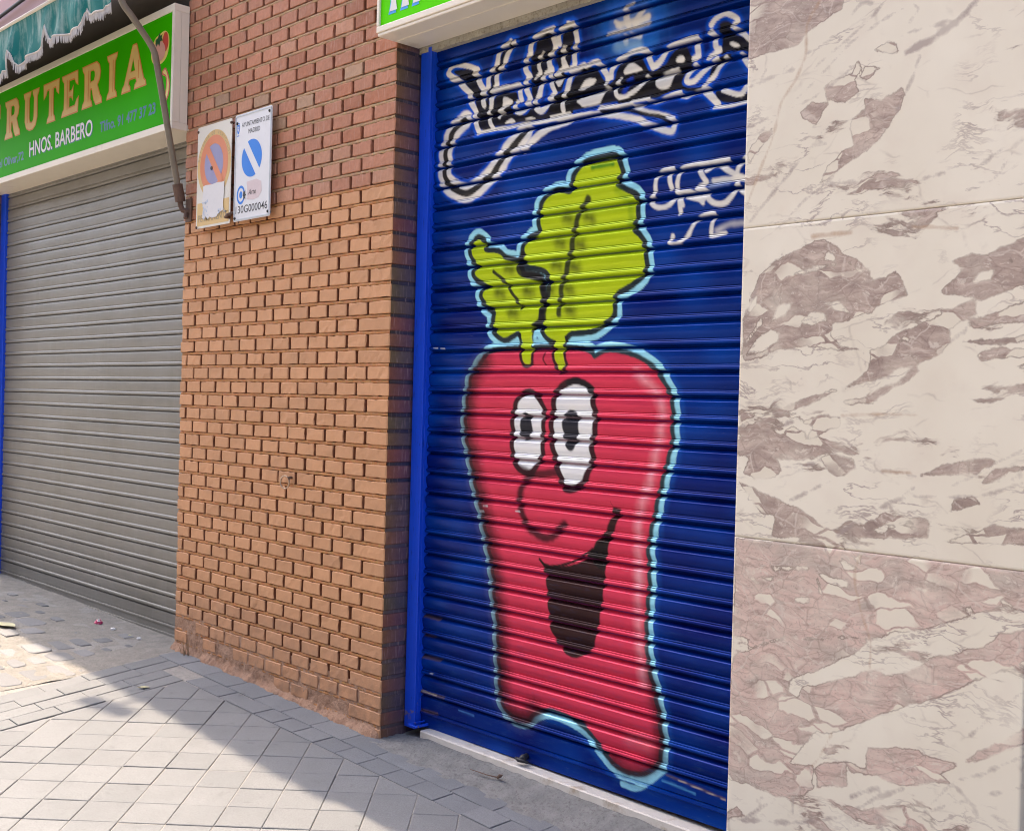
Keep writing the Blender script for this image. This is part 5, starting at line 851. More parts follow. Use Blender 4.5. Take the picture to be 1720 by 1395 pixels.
# ------------------------------------------------------------------ lettering helpers
def text_polys(s, size=1.0, shear=0., bold=0.):
    cu = bpy.data.curves.new('t', 'FONT'); cu.body = s; cu.size = size; cu.shear = shear; cu.offset = bold; cu.fill_mode = 'FRONT'; cu.resolution_u = 4
    o = bpy.data.objects.new('t', cu); COL.objects.link(o); dg = bpy.context.evaluated_depsgraph_get(); dg.update()
    me = o.evaluated_get(dg).to_mesh(); V = np.array([v.co[:] for v in me.vertices]).reshape(-1, 3); F = [tuple(p.vertices) for p in me.polygons]
    o.evaluated_get(dg).to_mesh_clear(); bpy.data.objects.remove(o); bpy.data.curves.remove(cu)
    return V, F
def text_into(mb, s, x0, x1, z0, z1, y, mi=0, shear=0., bold=0., fit=True, zpad=None):
    V, F = text_polys(s, 1., shear, bold); lo, hi = V.min(0), V.max(0)
    capv, _ = text_polys('H', 1., 0, bold); ch = capv[:, 1].max()
    sx = (x1 - x0) / (hi[0] - lo[0]); sz = (z1 - z0) / ch
    W = [(x0 + (v[0] - lo[0]) * sx, y, z0 + v[1] * sz) for v in V]; mb.add(W, F, mi)
def poly_into(mb, pts, y, mi=0, holes=()):
    loops = [[Vector((p[0], p[1], 0)) for p in pts]] + [[Vector((p[0], p[1], 0)) for p in h] for h in holes]
    tri = tessellate_polygon(loops); flat = [p for l in loops for p in l]
    W = [(p.x, y, p.y) for p in flat]; FF = []
    for a, b, c in tri:
        A = (flat[b] - flat[a]).cross(flat[c] - flat[a]).z; FF.append((a, b, c) if A > 0 else (a, c, b))
    mb.add(W, FF, mi)
def grow(pts, d):     # outward offset of a possibly concave polygon
    n = len(pts); A = sum(pts[i][0] * pts[(i + 1) % n][1] - pts[(i + 1) % n][0] * pts[i][1] for i in range(n)); s = 1 if A > 0 else -1; out = []
    for i in range(n):
        p0, p1, p2 = Vector(pts[i - 1]), Vector(pts[i]), Vector(pts[(i + 1) % n]); e1 = (p1 - p0).normalized(); e2 = (p2 - p1).normalized()
        nn = Vector((e1.y, -e1.x)) * s + Vector((e2.y, -e2.x)) * s; l = nn.length
        out.append(tuple(p1 + (nn / l * d * min(1.5, 2 / max(l, .5)) if l > 1e-4 else Vector((0, 0)))))
    return out
def ell(cx, cz, rx, rz, n=40, a0=0., a1=2 * math.pi): return [(cx + rx * math.cos(a0 + (a1 - a0) * i / (n if a1 - a0 > 6 else n - 1)), cz + rz * math.sin(a0 + (a1 - a0) * i / (n if a1 - a0 > 6 else n - 1))) for i in range(n)]
def sm(pts, n=4): return [tuple(p) for p in cat_rom(pts, True, n)]
# glyphs of the big word in a 1 x 1 box (flared slab serifs)
def stem(x0, x1, fl=.05): return [(x0 - fl, 0), (x1 + fl, 0), (x1 + fl * .8, .07), (x1, .16), (x1 - .012, .5), (x1, .84), (x1 + fl * .8, .93), (x1 + fl, 1), (x0 - fl, 1), (x0 - fl * .8, .93), (x0, .84), (x0 + .012, .5), (x0, .16), (x0 - fl * .8, .07)]
GLY = {
 'I': ([stem(.25, .75, .22)], [(.58, .12, .88)]),
 'T': ([[(.02, .66), (.0, 1.), (1., 1.), (.98, .66), (.86, .74), (.80, .86), (.64, .86), (.625, .5), (.64, .16), (.74, .07), (.76, 0), (.26, 0), (.28, .07), (.38, .16), (.395, .5), (.38, .86), (.22, .86), (.15, .74)]], [(.54, .12, .84)]),
 'E': ([[(.0, 0), (.96, 0), (1., .34), (.90, .28), (.80, .15), (.42, .14), (.42, .44), (.58, .44), (.66, .34), (.68, .66), (.58, .56), (.42, .56), (.42, .86), (.76, .86), (.86, .74), (.96, .68), (.93, 1), (.0, 1), (.04, .92), (.14, .84), (.15, .5), (.14, .16), (.04, .08)]], [(.32, .12, .88)]),
 'F': ([[(.0, 0), (.54, 0), (.52, .07), (.42, .16), (.42, .44), (.58, .44), (.66, .34), (.68, .66), (.58, .56), (.42, .56), (.42, .86), (.76, .86), (.86, .74), (.98, .66), (.97, 1), (.0, 1), (.04, .92), (.14, .84), (.15, .5), (.14, .16), (.04, .08)]], [(.32, .12, .88)]),
 'R': ([[(.0, 0), (.50, 0), (.48, .07), (.40, .16), (.40, .42), (.50, .42), (.62, .12), (.72, .0), (1., .0), (.98, .10), (.90, .18), (.76, .46), (.88, .58), (.92, .74), (.86, .90), (.72, 1.), (.0, 1.), (.02, .93), (.11, .84), (.125, .5), (.11, .16), (.02, .07)], [(.40, .56), (.40, .86), (.56, .86), (.64, .80), (.65, .68), (.60, .58)]], [(.30, .12, .88)]),
 'U': ([[(.0, 1), (.46, 1), (.44, .93), (.36, .84), (.36, .30), (.42, .18), (.54, .15), (.66, .20), (.70, .32), (.70, .84), (.62, .93), (.60, 1), (1., 1), (.98, .93), (.90, .84), (.90, .28), (.80, .08), (.62, .0), (.40, .0), (.20, .08), (.10, .26), (.10, .84), (.02, .93)]], [(.26, .2, .9)]),
 'A': ([[(.0, 0), (.34, 0), (.33, .07), (.26, .14), (.30, .26), (.58, .26), (.64, .14), (.56, .07), (.54, 0), (1., 0), (.98, .08), (.90, .15), (.62, .92), (.58, 1), (.44, 1), (.40, .92), (.10, .15), (.02, .08)], [(.35, .40), (.56, .40), (.46, .72)]], [(.68, .2, .62)]),
}
# ------------------------------------------------------------------ green shop sign on the left
sg = empty('shop_sign', (-3.0, -.04, 2.53), 'long green shop sign in gold letters above the grey shutter', 'sign')
SX0, SX1, SZ0, SZ1, SY = -4.35, -1.607, 2.535, 3.125, -.083
mb = MB(); fr = .034
mb.box(SX0, SX1, SY, -.0045, SZ0, SZ0 + fr, b=.002).box(SX0, SX1, SY, -.0045, SZ1 - fr, SZ1, b=.002).box(SX1 - .022, SX1, SY, -.0455, SZ0 + fr + .0004, SZ1 - fr - .0004, b=.0015).box(SX1 - .022, SX1 - .001, -.0445, -.0045, SZ0 + fr + .0004, SZ1 - fr - .0004, b=.0015).box(SX0, SX0 + .022, SY, -.0045, SZ0 + fr + .0004, SZ1 - fr - .0004, b=.0015)
mb.box(SX0, SX1, -.003, .11, SZ0 + .004, SZ0 + .03)
mb.build('case', M['cream'], sg)
MB().box(SX0 + .0225, SX1 - .0225, SY + .006, SY + .02, SZ0 + fr + .0006, SZ1 - fr - .0006).build('panel', M['green'], sg)
yP = SY + .006
mb = MB(); mb2 = MB()
LET = (('F', -4.03, -3.825), ('R', -3.742, -3.512), ('U', -3.452, -3.232), ('T', -3.160, -2.948), ('E', -2.903, -2.688), ('R', -2.635, -2.398), ('I', -2.335, -2.218), ('A', -2.158, -1.898))
for ch, a, b_ in LET:
    loops, acc = GLY[ch]; L0, L1_ = 2.796, 3.012
    tr = lambda p: (a + p[0] * (b_ - a), L0 + p[1] * (L1_ - L0))
    out = [tr(p) for p in loops[0]]; hol = [[tr(p) for p in h] for h in loops[1:]]
    poly_into(mb, grow(out, .0075), yP - .0010, 0, [grow(h, -.005) for h in hol]); poly_into(mb, out, yP - .0018, 1, hol)
    for xa, za, zb in acc: poly_into(mb, [tr((xa, za)), tr((xa + .035 * .22 / (b_ - a), za)), tr((xa + .035 * .22 / (b_ - a), zb)), tr((xa, zb))], yP - .0024, 0)
mb.build('main_lettering', [M['orange'], M['gold']], sg)
mb = MB(); text_into(mb, 'HNOS. BARBERO', -3.349, -2.494, 2.634, 2.719, yP - .0010, 0, .0, .012); text_into(mb, 'HNOS. BARBERO', -3.355, -2.500, 2.6385, 2.7225, yP - .0018, 1, .0, .012)
mb.build('name_lettering', [M['blue_v'], M['white_v']], sg)
mb = MB(); text_into(mb, 'Tlfno. 91 477 37 23', -2.409, -1.787, 2.637, 2.690, yP - .0012, 0, .0, .026); mb.build('phone_lettering', M['blue_v'], sg)
mb = MB(); text_into(mb, 'del Olivar,72', -3.875, -3.44, 2.635, 2.684, yP - .0012, 0, .0, .026); mb.build('address_lettering', M['blue_v'], sg)
mb = MB()     # tomato and banana picture
poly_into(mb, sm([(-1.845, 2.95), (-1.81, 2.995), (-1.76, 3.01), (-1.705, 3.015), (-1.668, 2.985), (-1.665, 2.93), (-1.69, 2.885), (-1.74, 2.865), (-1.80, 2.868), (-1.84, 2.90)]), yP - .0008, 0)
poly_into(mb, sm([(-1.72, 3.00), (-1.69, 3.005), (-1.674, 2.975), (-1.673, 2.94), (-1.70, 2.915), (-1.73, 2.95)]), yP - .0014, 1)
poly_into(mb, sm([(-1.835, 2.945), (-1.80, 2.975), (-1.75, 2.975), (-1.71, 2.95), (-1.70, 2.91), (-1.73, 2.882), (-1.79, 2.878), (-1.832, 2.905)]), yP - .002, 2)
poly_into(mb, [(-1.80, 2.972), (-1.79, 2.955), (-1.775, 2.968), (-1.76, 2.95), (-1.75, 2.975), (-1.725, 2.972), (-1.74, 2.99), (-1.73, 3.005), (-1.75, 2.998), (-1.765, 3.018), (-1.775, 2.995), (-1.80, 2.99)], yP - .0026, 3)
poly_into(mb, sm([(-1.722, 2.83), (-1.690, 2.835), (-1.655, 2.78), (-1.648, 2.73), (-1.665, 2.69), (-1.70, 2.665), (-1.735, 2.665), (-1.74, 2.685), (-1.705, 2.70), (-1.687, 2.74), (-1.69, 2.79), (-1.725, 2.808)]), yP - .0008, 1)
poly_into(mb, sm([(-1.715, 2.824), (-1.693, 2.827), (-1.663, 2.778), (-1.656, 2.732), (-1.671, 2.697), (-1.702, 2.673), (-1.73, 2.674), (-1.698, 2.693), (-1.679, 2.738), (-1.682, 2.793), (-1.715, 2.814)]), yP - .0014, 4)
mb.build('fruit_picture', [M['yel_v'], M['red_v'], M['pink_v'], M['leaf_v'], M['yel_v']], sg)
# ------------------------------------------------------------------ lime sign over the blue shutter
rs = empty('shop_sign', (.9, 0, 2.62), 'lime green shop sign in a cream case above the blue shutter', 'sign')
mb = MB(); RX0, RX1, RZ0, RZ1, RY = .002, 1.70, 2.622, 3.30, -.100
mb.box(RX0 + .004, RX1, RY + .004, .0985, RZ0, RZ0 + .012, b=.003).box(RX0, RX1, RY, RY + .022, RZ0 + .0125, RZ0 + .036, b=.003).box(RX0, RX0 + .016, RY, RY + .022, RZ0 + .0364, RZ1, b=.003).box(RX0, RX0 + .012, RY + .0225, .0, RZ0 + .0125, RZ1, b=.002).box(RX0 + .0165, RX1, RY, .098, RZ1 - .036, RZ1, b=.003).box(RX0 + .02, RX1 - .01, -.018, -.016, RZ0 - .0022, RZ0 - .0002)
mb.build('case', M['cream'], rs)
MB().box(RX0 + .0165, RX1, RY + .008, RY + .03, RZ0 + .0364, RZ1 - .0364).build('panel', M['lime'], rs)
mb = MB()
for (xa, xb, zb) in ((.072, .118, 2.700), (.141, .187, 2.700), (.208, .250, 2.700)):
    c = (xa + xb) / 2; w_ = (xb - xa)
    sh_ = [(xa, zb), (xb, zb), (xb - .004, zb + .012), (c + w_ * .26, zb + .045), (c + w_ * .26, 3.05), (c - w_ * .26, 3.05), (c - w_ * .26, zb + .045), (xa + .004, zb + .012)]
    poly_into(mb, [(x - .007, z - .010) for x, z in sh_], RY + .0072, 0); poly_into(mb, sh_, RY + .0062, 1)
poly_into(mb, [(.1071, 2.86), (.152, 2.86), (.152, 2.885), (.1071, 2.885)], RY + .0060, 1)
mb.build('lettering', [M['sky_v'], M['white_v']], rs)

# ------------------------------------------------------------------ awning
aw = empty('awning', (-3.2, 0, 3.0), 'torn faded teal awning with a frayed white fringe, folded above the green sign', 'awning')
prof = [(-3.40, 3.035), (-3.30, 3.04), (-3.079, 2.967), (-3.05, 2.968), (-3.045, 2.993), (-2.94, 2.985), (-2.905, 3.075), (-2.87, 3.045), (-2.85, 2.985), (-2.83, 2.985), (-2.80, 3.000), (-2.62, 3.005), (-2.505, 3.014), (-2.465, 3.120), (-2.41, 3.030), (-2.37, 3.030), (-2.15, 3.02), (-2.03, 3.015), (-1.985, 3.095), (-1.96, 3.060), (-1.80, 3.045), (-1.785, 3.062), (-1.745, 3.055), (-1.72, 3.06)]
px_ = np.array(prof)
def bottom(x):
    while x < -3.38: x += 1.30
    return float(np.interp(x, px_[:, 0], px_[:, 1])) + .016
xs_ = np.arange(-5.1, -1.715, .011); nv = 16; V = []; YB = -.352; ZB = 3.238
def fold(x, v_): return (mnoise.noise((x * 7.5, v_ * .8, 3.3)) * .042 + math.sin(x * 31 + 2 * mnoise.noise((x * 3, 0, 1))) * .012) * v_ ** .8
for j in range(nv):
    for x in xs_:
        v_ = j / (nv - 1); V.append((x, YB + fold(x, v_) + .012 * v_, ZB + (bottom(x) - ZB) * v_))
nV = len(V); F = [tuple(f) for f in grid_faces(nv, len(xs_))]
for j in range(9):
    for x in xs_:
        u = j / 8; V.append((x, YB + (0.30) * u, ZB + .002 + .165 * u - .05 * math.sin(math.pi * u) + mnoise.noise((x * 5, u * 3, 7)) * .012 * math.sin(math.pi * u)))
F += [tuple(nV + i for i in f[::-1]) for f in grid_faces(9, len(xs_))]
cl = mesh_obj('cloth', V, F, M['awning'], parent=aw, smooth=True)
mb = MB()
for i, x in enumerate(np.arange(-5.09, -1.722, .0046)):
    if mnoise.noise((x * 9, 4, 0)) < -.55 or random.random() < .03: continue
    b_ = bottom(x); L = .034 + random.uniform(-.003, .004) + .008 * mnoise.noise((x * 14, 9, 1)); y = YB + fold(x, 1) + .010; q = random.gauss(0, .002); q2 = random.gauss(0, .003)
    mb.add([(x - .0029, y, b_ + .010), (x + .0029, y, b_ + .010), (x + .0026 + q, y + q2, b_ - L), (x - .0026 + q, y + q2, b_ - L + random.uniform(-.004, .004)), (x, y - .004, b_ + .008), (x + q, y + q2 - .003, b_ - L * .8)], [(0, 3, 2, 1), (0, 4, 5, 3), (4, 1, 2, 5)])
mb.tube([(x, YB + fold(x, 1) + .007, bottom(x) + .006) for x in xs_[::2]], .0045, 6)
mb.build('fringe', M['fringe'], cl)
MB().tube([(-5.12, -.352, 3.246), (-1.705, -.352, 3.246)], .010, 14).build('front_bar', M['cream'], aw, smooth=True)
MB().tube([(-5.12, -.055, 3.395), (-1.66, -.055, 3.395)], .036, 16).build('roller', M['bar'], aw, smooth=True)
arm = [(-1.600, -.036, 2.205), (-1.600, -.066, 2.34), (-1.600, -.096, 2.477), (-1.600, -.135, 2.66), (-1.600, -.168, 2.81), (-1.600, -.181, 2.862), (-1.602, -.205, 2.905), (-1.605, -.255, 2.965), (-1.61, -.300, 3.018), (-1.62, -.328, 3.055), (-1.635, -.343, 3.11), (-1.66, -.350, 3.18), (-1.69, -.352, 3.246)]
MB().tube([tuple(p) for p in cat_rom(arm, False, 4)], .0150, 14).build('arm', M['bar'], aw, smooth=True)
mb = MB().tube([(-1.600, -.034, 2.195), (-1.600, -.052, 2.275)], .024, 14).tube([(-1.600, -.036, 2.20), (-1.597, -.034, 2.175), (-1.590, -.026, 2.155), (-1.578, -.012, 2.150), (-1.572, .004, 2.15)], .013, 10).tube([(-1.578, -.015, 2.150), (-1.570, -.022, 2.115)], .010, 8)
mb.box(-1.60, -1.545, -.0075, -.0015, 2.10, 2.21, b=.001); mb.build('bracket', M['rust'], aw, smooth=False)

# ------------------------------------------------------------------ parking plates
def plate(x0, x1, z0, z1, y, tilt, mat, parent, th=.003, r=.008):
    pts = []
    for cx, cz, a in ((x1 - r, z1 - r, 0), (x0 + r, z1 - r, 90), (x0 + r, z0 + r, 180), (x1 - r, z0 + r, 270)):
        pts += [(cx + r * math.cos(R(a + q)), cz + r * math.sin(R(a + q))) for q in (0, 30, 60, 90)]
    mb = MB(); n = len(pts); f = lambda p: y + tilt * (p[1] - z0)
    W = [(p[0], f(p), p[1]) for p in pts] + [(p[0], f(p) + th, p[1]) for p in pts]
    mb.add(W, [tuple(range(n)), tuple(range(2 * n - 1, n - 1, -1))] + [(i, n + i, n + (i + 1) % n, (i + 1) % n) for i in range(n)]); return mb.build('plate', mat, parent)
def bolts(parent, pts, mat):
    for x, z, y in pts: MB().tube([(x, y + .012, z), (x, y - .003, z), (x, y - .0055, z)], [.0065, .0065, .004], 10).build('bolt', mat, parent, smooth=True)
np1 = empty('parking_sign', (-1.30, -.02, 2.06), 'yellowed no parking plate with an orange ring and a torn white paper patch', 'sign')
A0, A1, B0, B1, y = -1.452, -1.146, 2.052, 2.520, -.030; yf = y - .0006
plate(A0, A1, B0, B1, y, 0, M['old_plate'], np1); cx, cz = -1.297, 2.335
mb = MB(); poly_into(mb, ell(cx, cz, .150, .156), yf, 0); poly_into(mb, ell(cx, cz, .126, .132), yf - .0005, 1); poly_into(mb, ell(cx, cz, .084, .092), yf - .001, 2)
dv = Vector((.62, -.78)); dn = Vector((.78, .62)) * .019
poly_into(mb, [tuple(Vector((cx, cz)) + dv * s_ * .115 + dn * q) for s_, q in ((-1, -1), (1, -1), (1, 1), (-1, 1))], yf - .0015, 1)
poly_into(mb, [(A0 + .010, 2.062), (A1 - .010, 2.062), (A1 - .010, 2.168), (A0 + .010, 2.168)], yf, 0)
mb.build('emblem', [M['amber'], M['coral'], M['mauve']], np1)
mb = MB(); s_ = 'RETIRADA DE VEHICULOS'
for i, ch in enumerate(s_):
    if ch == ' ': continue
    a = R(168 - 156 * i / (len(s_) - 1)); V, F = text_polys(ch, .022); V[:, 0] -= V[:, 0].max() / 2; ca_, sa_ = math.cos(a - math.pi / 2), math.sin(a - math.pi / 2)
    mb.add([(cx + .131 * math.cos(a) + v[0] * ca_ - v[1] * sa_, yf - .0012, cz + .136 * math.sin(a) + v[0] * sa_ + v[1] * ca_) for v in V], F)
mb.build('ring_lettering', M['faint'], np1); mb = MB(); text_into(mb, 'PERMANENTE', A0 + .022, A1 - .022, 2.080, 2.112, yf - .0012, 0, 0, .004); text_into(mb, 'VADO', A0 + .08, A1 - .08, 2.123, 2.156, yf - .0012, 0, 0, .004)
mb.build('lettering', M['faint'], np1)
mb = MB(); poly_into(mb, [(-1.388, 2.242), (-1.365, 2.246), (-1.31, 2.243), (-1.26, 2.247), (-1.215, 2.244), (-1.196, 2.246), (-1.198, 2.19), (-1.204, 2.15), (-1.200, 2.118), (-1.222, 2.112), (-1.245, 2.108), (-1.26, 2.092), (-1.30, 2.090), (-1.325, 2.098), (-1.338, 2.086), (-1.36, 2.104), (-1.372, 2.088), (-1.392, 2.100), (-1.385, 2.14), (-1.393, 2.18), (-1.386, 2.21)], yf - .0022, 0)
for k in range(26):
    a = random.uniform(-1.395, -1.34) if k < 18 else random.uniform(-1.26, -1.18); b_ = random.uniform(2.085, 2.165) if k < 18 else random.uniform(2.098, 2.118); q = random.uniform(.003, .008)
    poly_into(mb, [(a, b_), (a + q * 1.4, b_ + q * .3), (a + q * .8, b_ + q * 2.2), (a - q * .5, b_ + q * 1.4)], yf - .0027, 1)
mb.build('torn_paper', [M['paper'], M['paper_b']], np1)
MB().tube([(cx - .018, yf - .004, 2.318), (cx - .018, .01, 2.318)], .0085, 10).build('hole_plug', M['ink'], np1)
bolts(np1, ((A0 + .006, 2.500, y), (A0 + .007, 2.058, y), (A1 - .004, 2.500, y)), M['rust'])
MB().tube([(A1 + .002, -.032, 2.078), (A1 + .002, -.052, 2.076), (A1 + .016, -.050, 2.085), (A1 + .022, -.02, 2.10), (A1 + .022, .012, 2.05)], .008, 8).build('hook', M['rust'], np1, smooth=True)
np2 = empty('parking_sign', (-.965, -.02, 2.06), 'white no parking plate with a blue slashed disc and a long black number', 'sign')
A0, A1, B0, B1, y = -1.112, -.812, 2.052, 2.522, -.032; yf = y - .0006
plate(A0, A1, B0, B1, y, 0, M['plate'], np2)
mb = MB(); e = .006
for a, b_, c, d_ in ((A0 + .004, A1 - .004, B0 + .004, B0 + .004 + e), (A0 + .004, A1 - .004, B1 - .004 - e, B1 - .004), (A0 + .004, A0 + .004 + e, B0 + .0105, B1 - .0105), (A1 - .004 - e, A1 - .004, B0 + .0105, B1 - .0105)): mb.box(a, b_, y - .0022, y - .0003, c, d_, b=.0008)
mb.build('rim', simple('grey_enamel_rim', (.52, .57, .60), .35, .05, 10), np2)
cx, cz, rr = -.968, 2.318, .083
mb = MB()
def half(sgn):
    pts = []; a0 = math.atan2(-.60, .80) if False else R(-52)
    d0 = .019; aoff = math.asin(d0 / rr); st = a0 + aoff if sgn > 0 else a0 + math.pi + aoff
    return [(cx + rr * math.cos(st + (math.pi - 2 * aoff) * i / 24), cz + rr * .985 * math.sin(st + (math.pi - 2 * aoff) * i / 24)) for i in range(25)]
poly_into(mb, half(1), yf, 0); poly_into(mb, half(-1), yf, 0); mb.build('emblem', M['sblue'], np2)
mb = MB(); text_into(mb, 'AYUNTAMIENTO DE', -1.056, -.830, 2.462, 2.482, yf, 0, 0, .0); text_into(mb, 'MADRID', -1.000, -.905, 2.428, 2.448, yf, 0, 0, .0); mb.build('heading_lettering', M['ink'], np2); mb = MB(); text_into(mb, '130G000046', -1.093, -.832, 2.086, 2.118, yf, 0, 0, .004); mb.build('number_lettering', M['ink'], np2)
mb = MB(); poly_into(mb, [(-1.096, 2.478), (-1.075, 2.478), (-1.075, 2.452), (-1.080, 2.440), (-1.0855, 2.436), (-1.091, 2.440), (-1.096, 2.452)], yf, 0); poly_into(mb, [(-1.096, 2.482), (-1.090, 2.487), (-1.0855, 2.484), (-1.081, 2.487), (-1.075, 2.482)], yf, 0); poly_into(mb, [(-1.091, 2.470), (-1.080, 2.470), (-1.080, 2.456), (-1.0855, 2.446), (-1.091, 2.456)], yf - .0005, 1); poly_into(mb, ell(-1.0855, 2.462, .003, .005, 10), yf - .001, 0); mb.box(-1.094, -1.077, yf - .0004, yf, 2.427, 2.431); mb.build('crest', [M['sblue'], M['plate']], np2)
mb = MB(); tx, tz = -1.052, 2.166
poly_into(mb, ell(tx, tz, .034, .041, 36), yf, 0, [ell(tx, tz, .024, .030, 36)]); poly_into(mb, ell(tx, tz, .013, .016, 24), yf, 0)
poly_into(mb, [(-1.034, 2.160), (-1.028, 2.182), (-1.020, 2.176), (-1.013, 2.186), (-1.014, 2.168), (-1.006, 2.162), (-1.016, 2.156), (-1.012, 2.142), (-1.022, 2.150), (-1.030, 2.140), (-1.028, 2.154)], yf - .0008, 1); mb.build('target_sticker', [M['sblue'], M['ink']], np2)
mb = MB(); poly_into(mb, [(-1.005, 2.218), (-.925, 2.222), (-.885, 2.208), (-.880, 2.165), (-.905, 2.140), (-.95, 2.135), (-1.002, 2.142), (-.998, 2.18)], yf, 0); text_into(mb, 'Arte', -.990, -.925, 2.160, 2.182, yf - .0008, 1, .3, .0); mb.build('pink_sticker', [M['rose'], M['ink']], np2)
bolts(np2, ((A0 + .018, 2.485, y), (A1 - .018, 2.500, y), (A0 + .014, 2.066, y), (A1 - .014, 2.072, y)), M['ink'])

# ------------------------------------------------------------------ small things
wr = empty('wall_ring', (-.655, 0, .95), 'small rusty iron ring hanging from an eye bolt on the painted bricks', 'ring')
MB().tube([(-.640, .01, .948), (-.640, -.012, .948), (-.642, -.018, .945)], [.006, .006, .008], 8).build('eye_bolt', M['rust'], wr, smooth=True)
MB().tube([(-.662 + .024 * math.cos(a), -.020 + .006 * math.cos(a), .928 + .0265 * math.sin(a)) for a in [2 * math.pi * i / 24 for i in range(25)]], .0034, 8, cap=False).build('ring', M['steel'], wr, smooth=True)
tag(MB().tube([(-6.5, -.012, 3.66), (-5.2, -.014, 3.575), (-4.4, -.013, 3.60), (-3.7, -.013, 3.64), (-2.2, -.012, 3.70)], .011, 8).build('cable', M['dark'], loc=(-4, 0, 3.6), smooth=True), 'black cable sagging across the pink wall above the awning', 'cable')
def blob(name, x, y, sx, sy, sz, mat, label, cat, seed, group=None):
    bm = bmesh.new(); bmesh.ops.create_icosphere(bm, subdivisions=3, radius=1); z0 = G(x, y)
    for v in bm.verts:
        n = 1 + .45 * mnoise.noise(v.co * 2.3 + Vector((seed, 0, 0))) + .2 * mnoise.noise(v.co * 6 + Vector((0, seed, 0))); c = v.co * n
        v.co = (x + c.x * sx, y + c.y * sy, z0 + max(-.2, c.z) * sz + .001)
    V = [v.co[:] for v in bm.verts]; F = [[q.index for q in f.verts] for f in bm.faces]; bm.free()
    return tag(mesh_obj(name, V, F, mat, loc=(x, y, z0)), label, cat, group)
wpr = blob('wrapper', -2.35, -.05, .026, .017, .018, M['mag'], 'crumpled magenta wrapper on the cobbles below the grey shutter', 'wrapper', 1)
blob('twist', -2.34, -.054, .012, .009, .021, M['paper'], None, None, 5)
tw = bpy.data.objects['twist']; tw.parent = wpr; tw.location = tw.location - wpr.location
def leaf(name, x, y, rot, L, W, mat, label, cat, curl=.25, group=None):
    V = []; F = []; n = 12; z0 = G(x, y) + .004
    for i in range(n):
        u = i / (n - 1); wd = W * math.sin(math.pi * min(1, u * .97 + .015)) ** .8
        for s_ in (-1, -.5, 0, .5, 1): a = (u - .5) * L; b_ = s_ * wd; V.append((x + a * math.cos(rot) - b_ * math.sin(rot), y + a * math.sin(rot) + b_ * math.cos(rot), z0 + abs(s_) * wd * curl + .18 * L * (u - .5) ** 2 + .002 * mnoise.noise((a * 60, b_ * 60, 1))))
    for i in range(n - 1):
        for j in range(4): q = i * 5 + j; F.append((q, q + 5, q + 6, q + 1))
    n0 = len(V); V += [(a, b_, c - .0012) for a, b_, c in V]; F += [tuple(n0 + i for i in f[::-1]) for f in F]
    return tag(mesh_obj(name, V, F, mat, smooth=True, loc=(x, y, z0)), label, cat, group)
leaf('leaf', -2.50, -.47, .2, .16, .035, M['leafp'], 'long pale dry leaf at the shadow edge on the cobbles', 'leaf')
leaf('leaf', -1.12, -.40, 1.0, .05, .012, M['leafp'], 'small pale leaf on the pavement border near the wall corner', 'leaf')
for i, (x, y, s_, lb) in enumerate(((-2.17, -.055, .02, 'crumpled pale paper scrap beside the magenta wrapper'), (-1.99, -.05, .012, 'tiny paper scrap on the cobbles between wrapper and wall'), (-1.90, -.045, .017, 'paper scrap nearest the brick wall foot on the cobbles'))):
    blob('paper_scrap', x, y, s_ * .8, s_ * .6, s_ * .4, M['paper'] if i != 1 else M['leafp'], lb, 'litter', 11 + i, 'scraps along the grey shutter')
# dry weed and twig
mb = MB()
for k in range(9):
    a = random.uniform(-.6, .6); h = random.uniform(.03, .085); x = -1.47 + random.gauss(0, .014); y = -.022 + random.gauss(0, .006)
    mb.tube([(x, y, G(x, y) - .004), (x + a * .02, y - .004, G(x, y) + h * .5), (x + a * .05, y - .012, G(x, y) + h)], [.0016, .0012, .0006], 5)
tag(mb.build('weed', M['straw'], loc=(-1.47, -.02, G(-1.47, -.02))), 'dry brown weed at the foot of the brick wall near the grey shutter', 'weed')
mb = MB(); gz = lambda x, y: -.02 * x + .004 + max(0, (y + .075) / .165) * .02
P_ = [(.50, .016, .006), (.54, .022, .005), (.58, .021, .006), (.62, .034, .005)]
mb.tube(P_, [.0012, .0018, .0018, .0024], 6).tube([(.62, .034, .004), (.634, .031, .014), (.642, .037, .018)], [.005, .007, .001], 7).tube([(.54, .022, .006), (.56, .008, .008)], [.0013, .0006], 5)
tag(mb.build('twig', M['rust'], loc=(.55, .02, .006)), 'dark broken twig on the concrete in front of the blue shutter', 'twig')

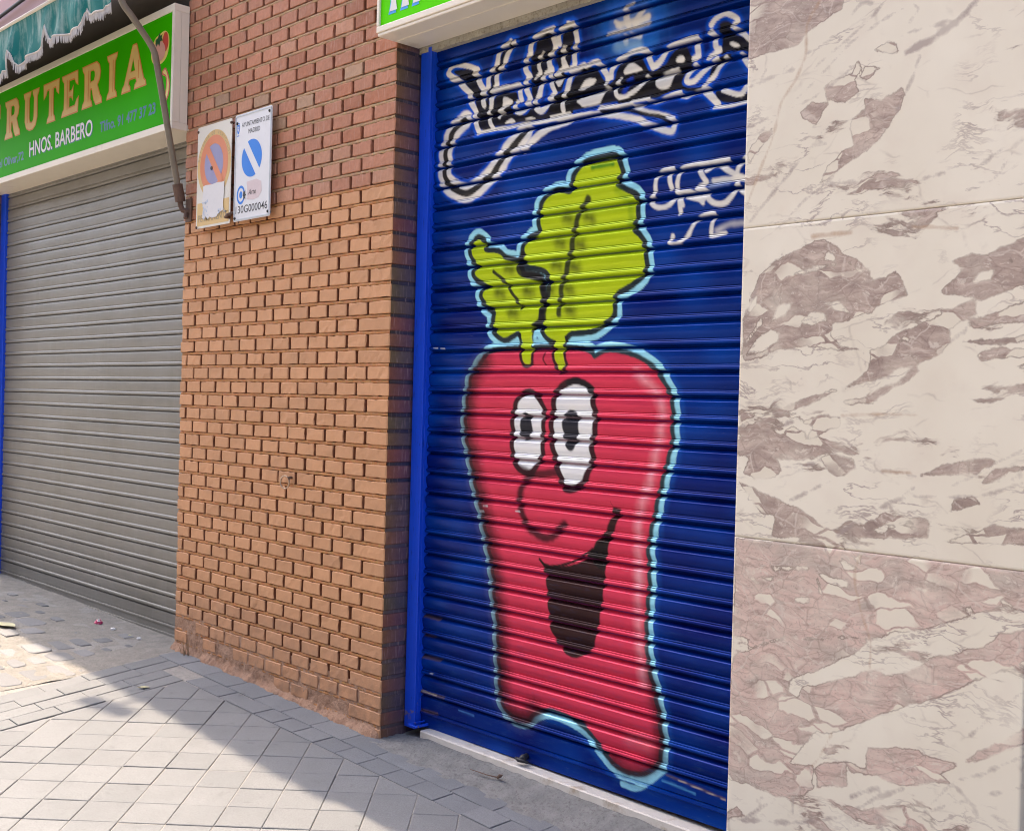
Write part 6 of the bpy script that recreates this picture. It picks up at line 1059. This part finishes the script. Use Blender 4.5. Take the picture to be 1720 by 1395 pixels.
# ------------------------------------------------------------------ the house above and behind
bd = empty('building', (-2.5, 4, 0), 'pink rendered house front above the awning and brick wall', 'building')
for bx in ((-14, -1.6225, .012, .35, 3.50, 5.0), (-1.6215, 9, .012, .35, 3.4145, 5.0)): MB().box(*bx).build('upper_wall', M['pink'], bd)
MB().box(-4.245, -1.6225, .02, .36, 2.56, 3.4985).build('soffit_board', M['brown'], bd)
for bx in ((-14, -6.205, .01, .35, -1, 3.4985), (3.495, 9, .01, .35, -1, 3.4135), (2.4085, 3.4945, .02, .35, 2.452, 3.4135)): MB().box(*bx).build('lower_wall', M['pink'], bd)
MB().box(-14, 9, .365, 8, -1, 5.0).build('sun_blocker', M['core'], bd)  # unseen solid block, added to stop sun leaking through the house front
nE = 900; ex = np.linspace(-14, 9, nE); V = []; F = []
for x in ex:
    sc = abs(math.sin(x * math.pi / .21)); y = -.325 - .018 * sc + .012 * mnoise.noise((x * 1.7, 0, 0)) + .075 * math.exp(-((x + 3.03) / .10) ** 2) + .03 * math.exp(-((x + 2.85) / .06) ** 2)  # unseen eave, edge and dips shaped to cast the pavement shadow line
    V += [(x, y, 4.97), (x, y, 5.02 + .03 * sc), (x, .4, 5.18 + .03 * sc), (x, 8.2, 5.3), (x, .01, 4.97)]
for i in range(nE - 1):
    a = i * 5; b_ = a + 5; F += [(a, b_, b_ + 1, a + 1), (a + 1, b_ + 1, b_ + 2, a + 2), (a + 2, b_ + 2, b_ + 3, a + 3), (a + 4, b_ + 4, b_, a)]
mesh_obj('shadow_eave', V, F, M['eave'], parent=bd)

op = empty('building', (0, -13, -1), 'unseen ochre house across the street, added to dim reflections on the shutters', 'building')  # unseen house, added to cut sky fill and darken reflections in the slats
MB().box(-45, 45, -20, -12.5, -3, 9.5).build('wall', simple('ochre_render', (.20, .155, .12), .9, .2, 1.2), op)
MB().box(-45.5, 45.5, -20.4, -12.1, 9.503, 9.8).build('roof', M['eave'], op)
mw = simple('window_dark', (.05, .055, .06), .12, .2, 2)
for i in range(-11, 12):
    for zz in (.9, 4.2, 7.0):
        f_ = MB().box(i * 3.6 - .75, i * 3.6 + .75, -12.5, -12.42, zz, zz + 1.7).build('window', M['cream'], op); MB().box(i * 3.6 - .64, i * 3.6 + .64, -12.4195, -12.40, zz + .1, zz + 1.6).build('pane', mw, f_)
MB().tube([(-5.17, .6, 5.1), (-5.17, .6, 6.0), (-5.17, -.45, 6.0)], .012, 8).tube([(-5.30, -.47, 6.0), (-5.05, -.42, 6.0)], [.05, .05], 10).build('spot_caster', M['bar'], bd)  # unseen mast and bar, added to cast a soft shadow spot on the paving
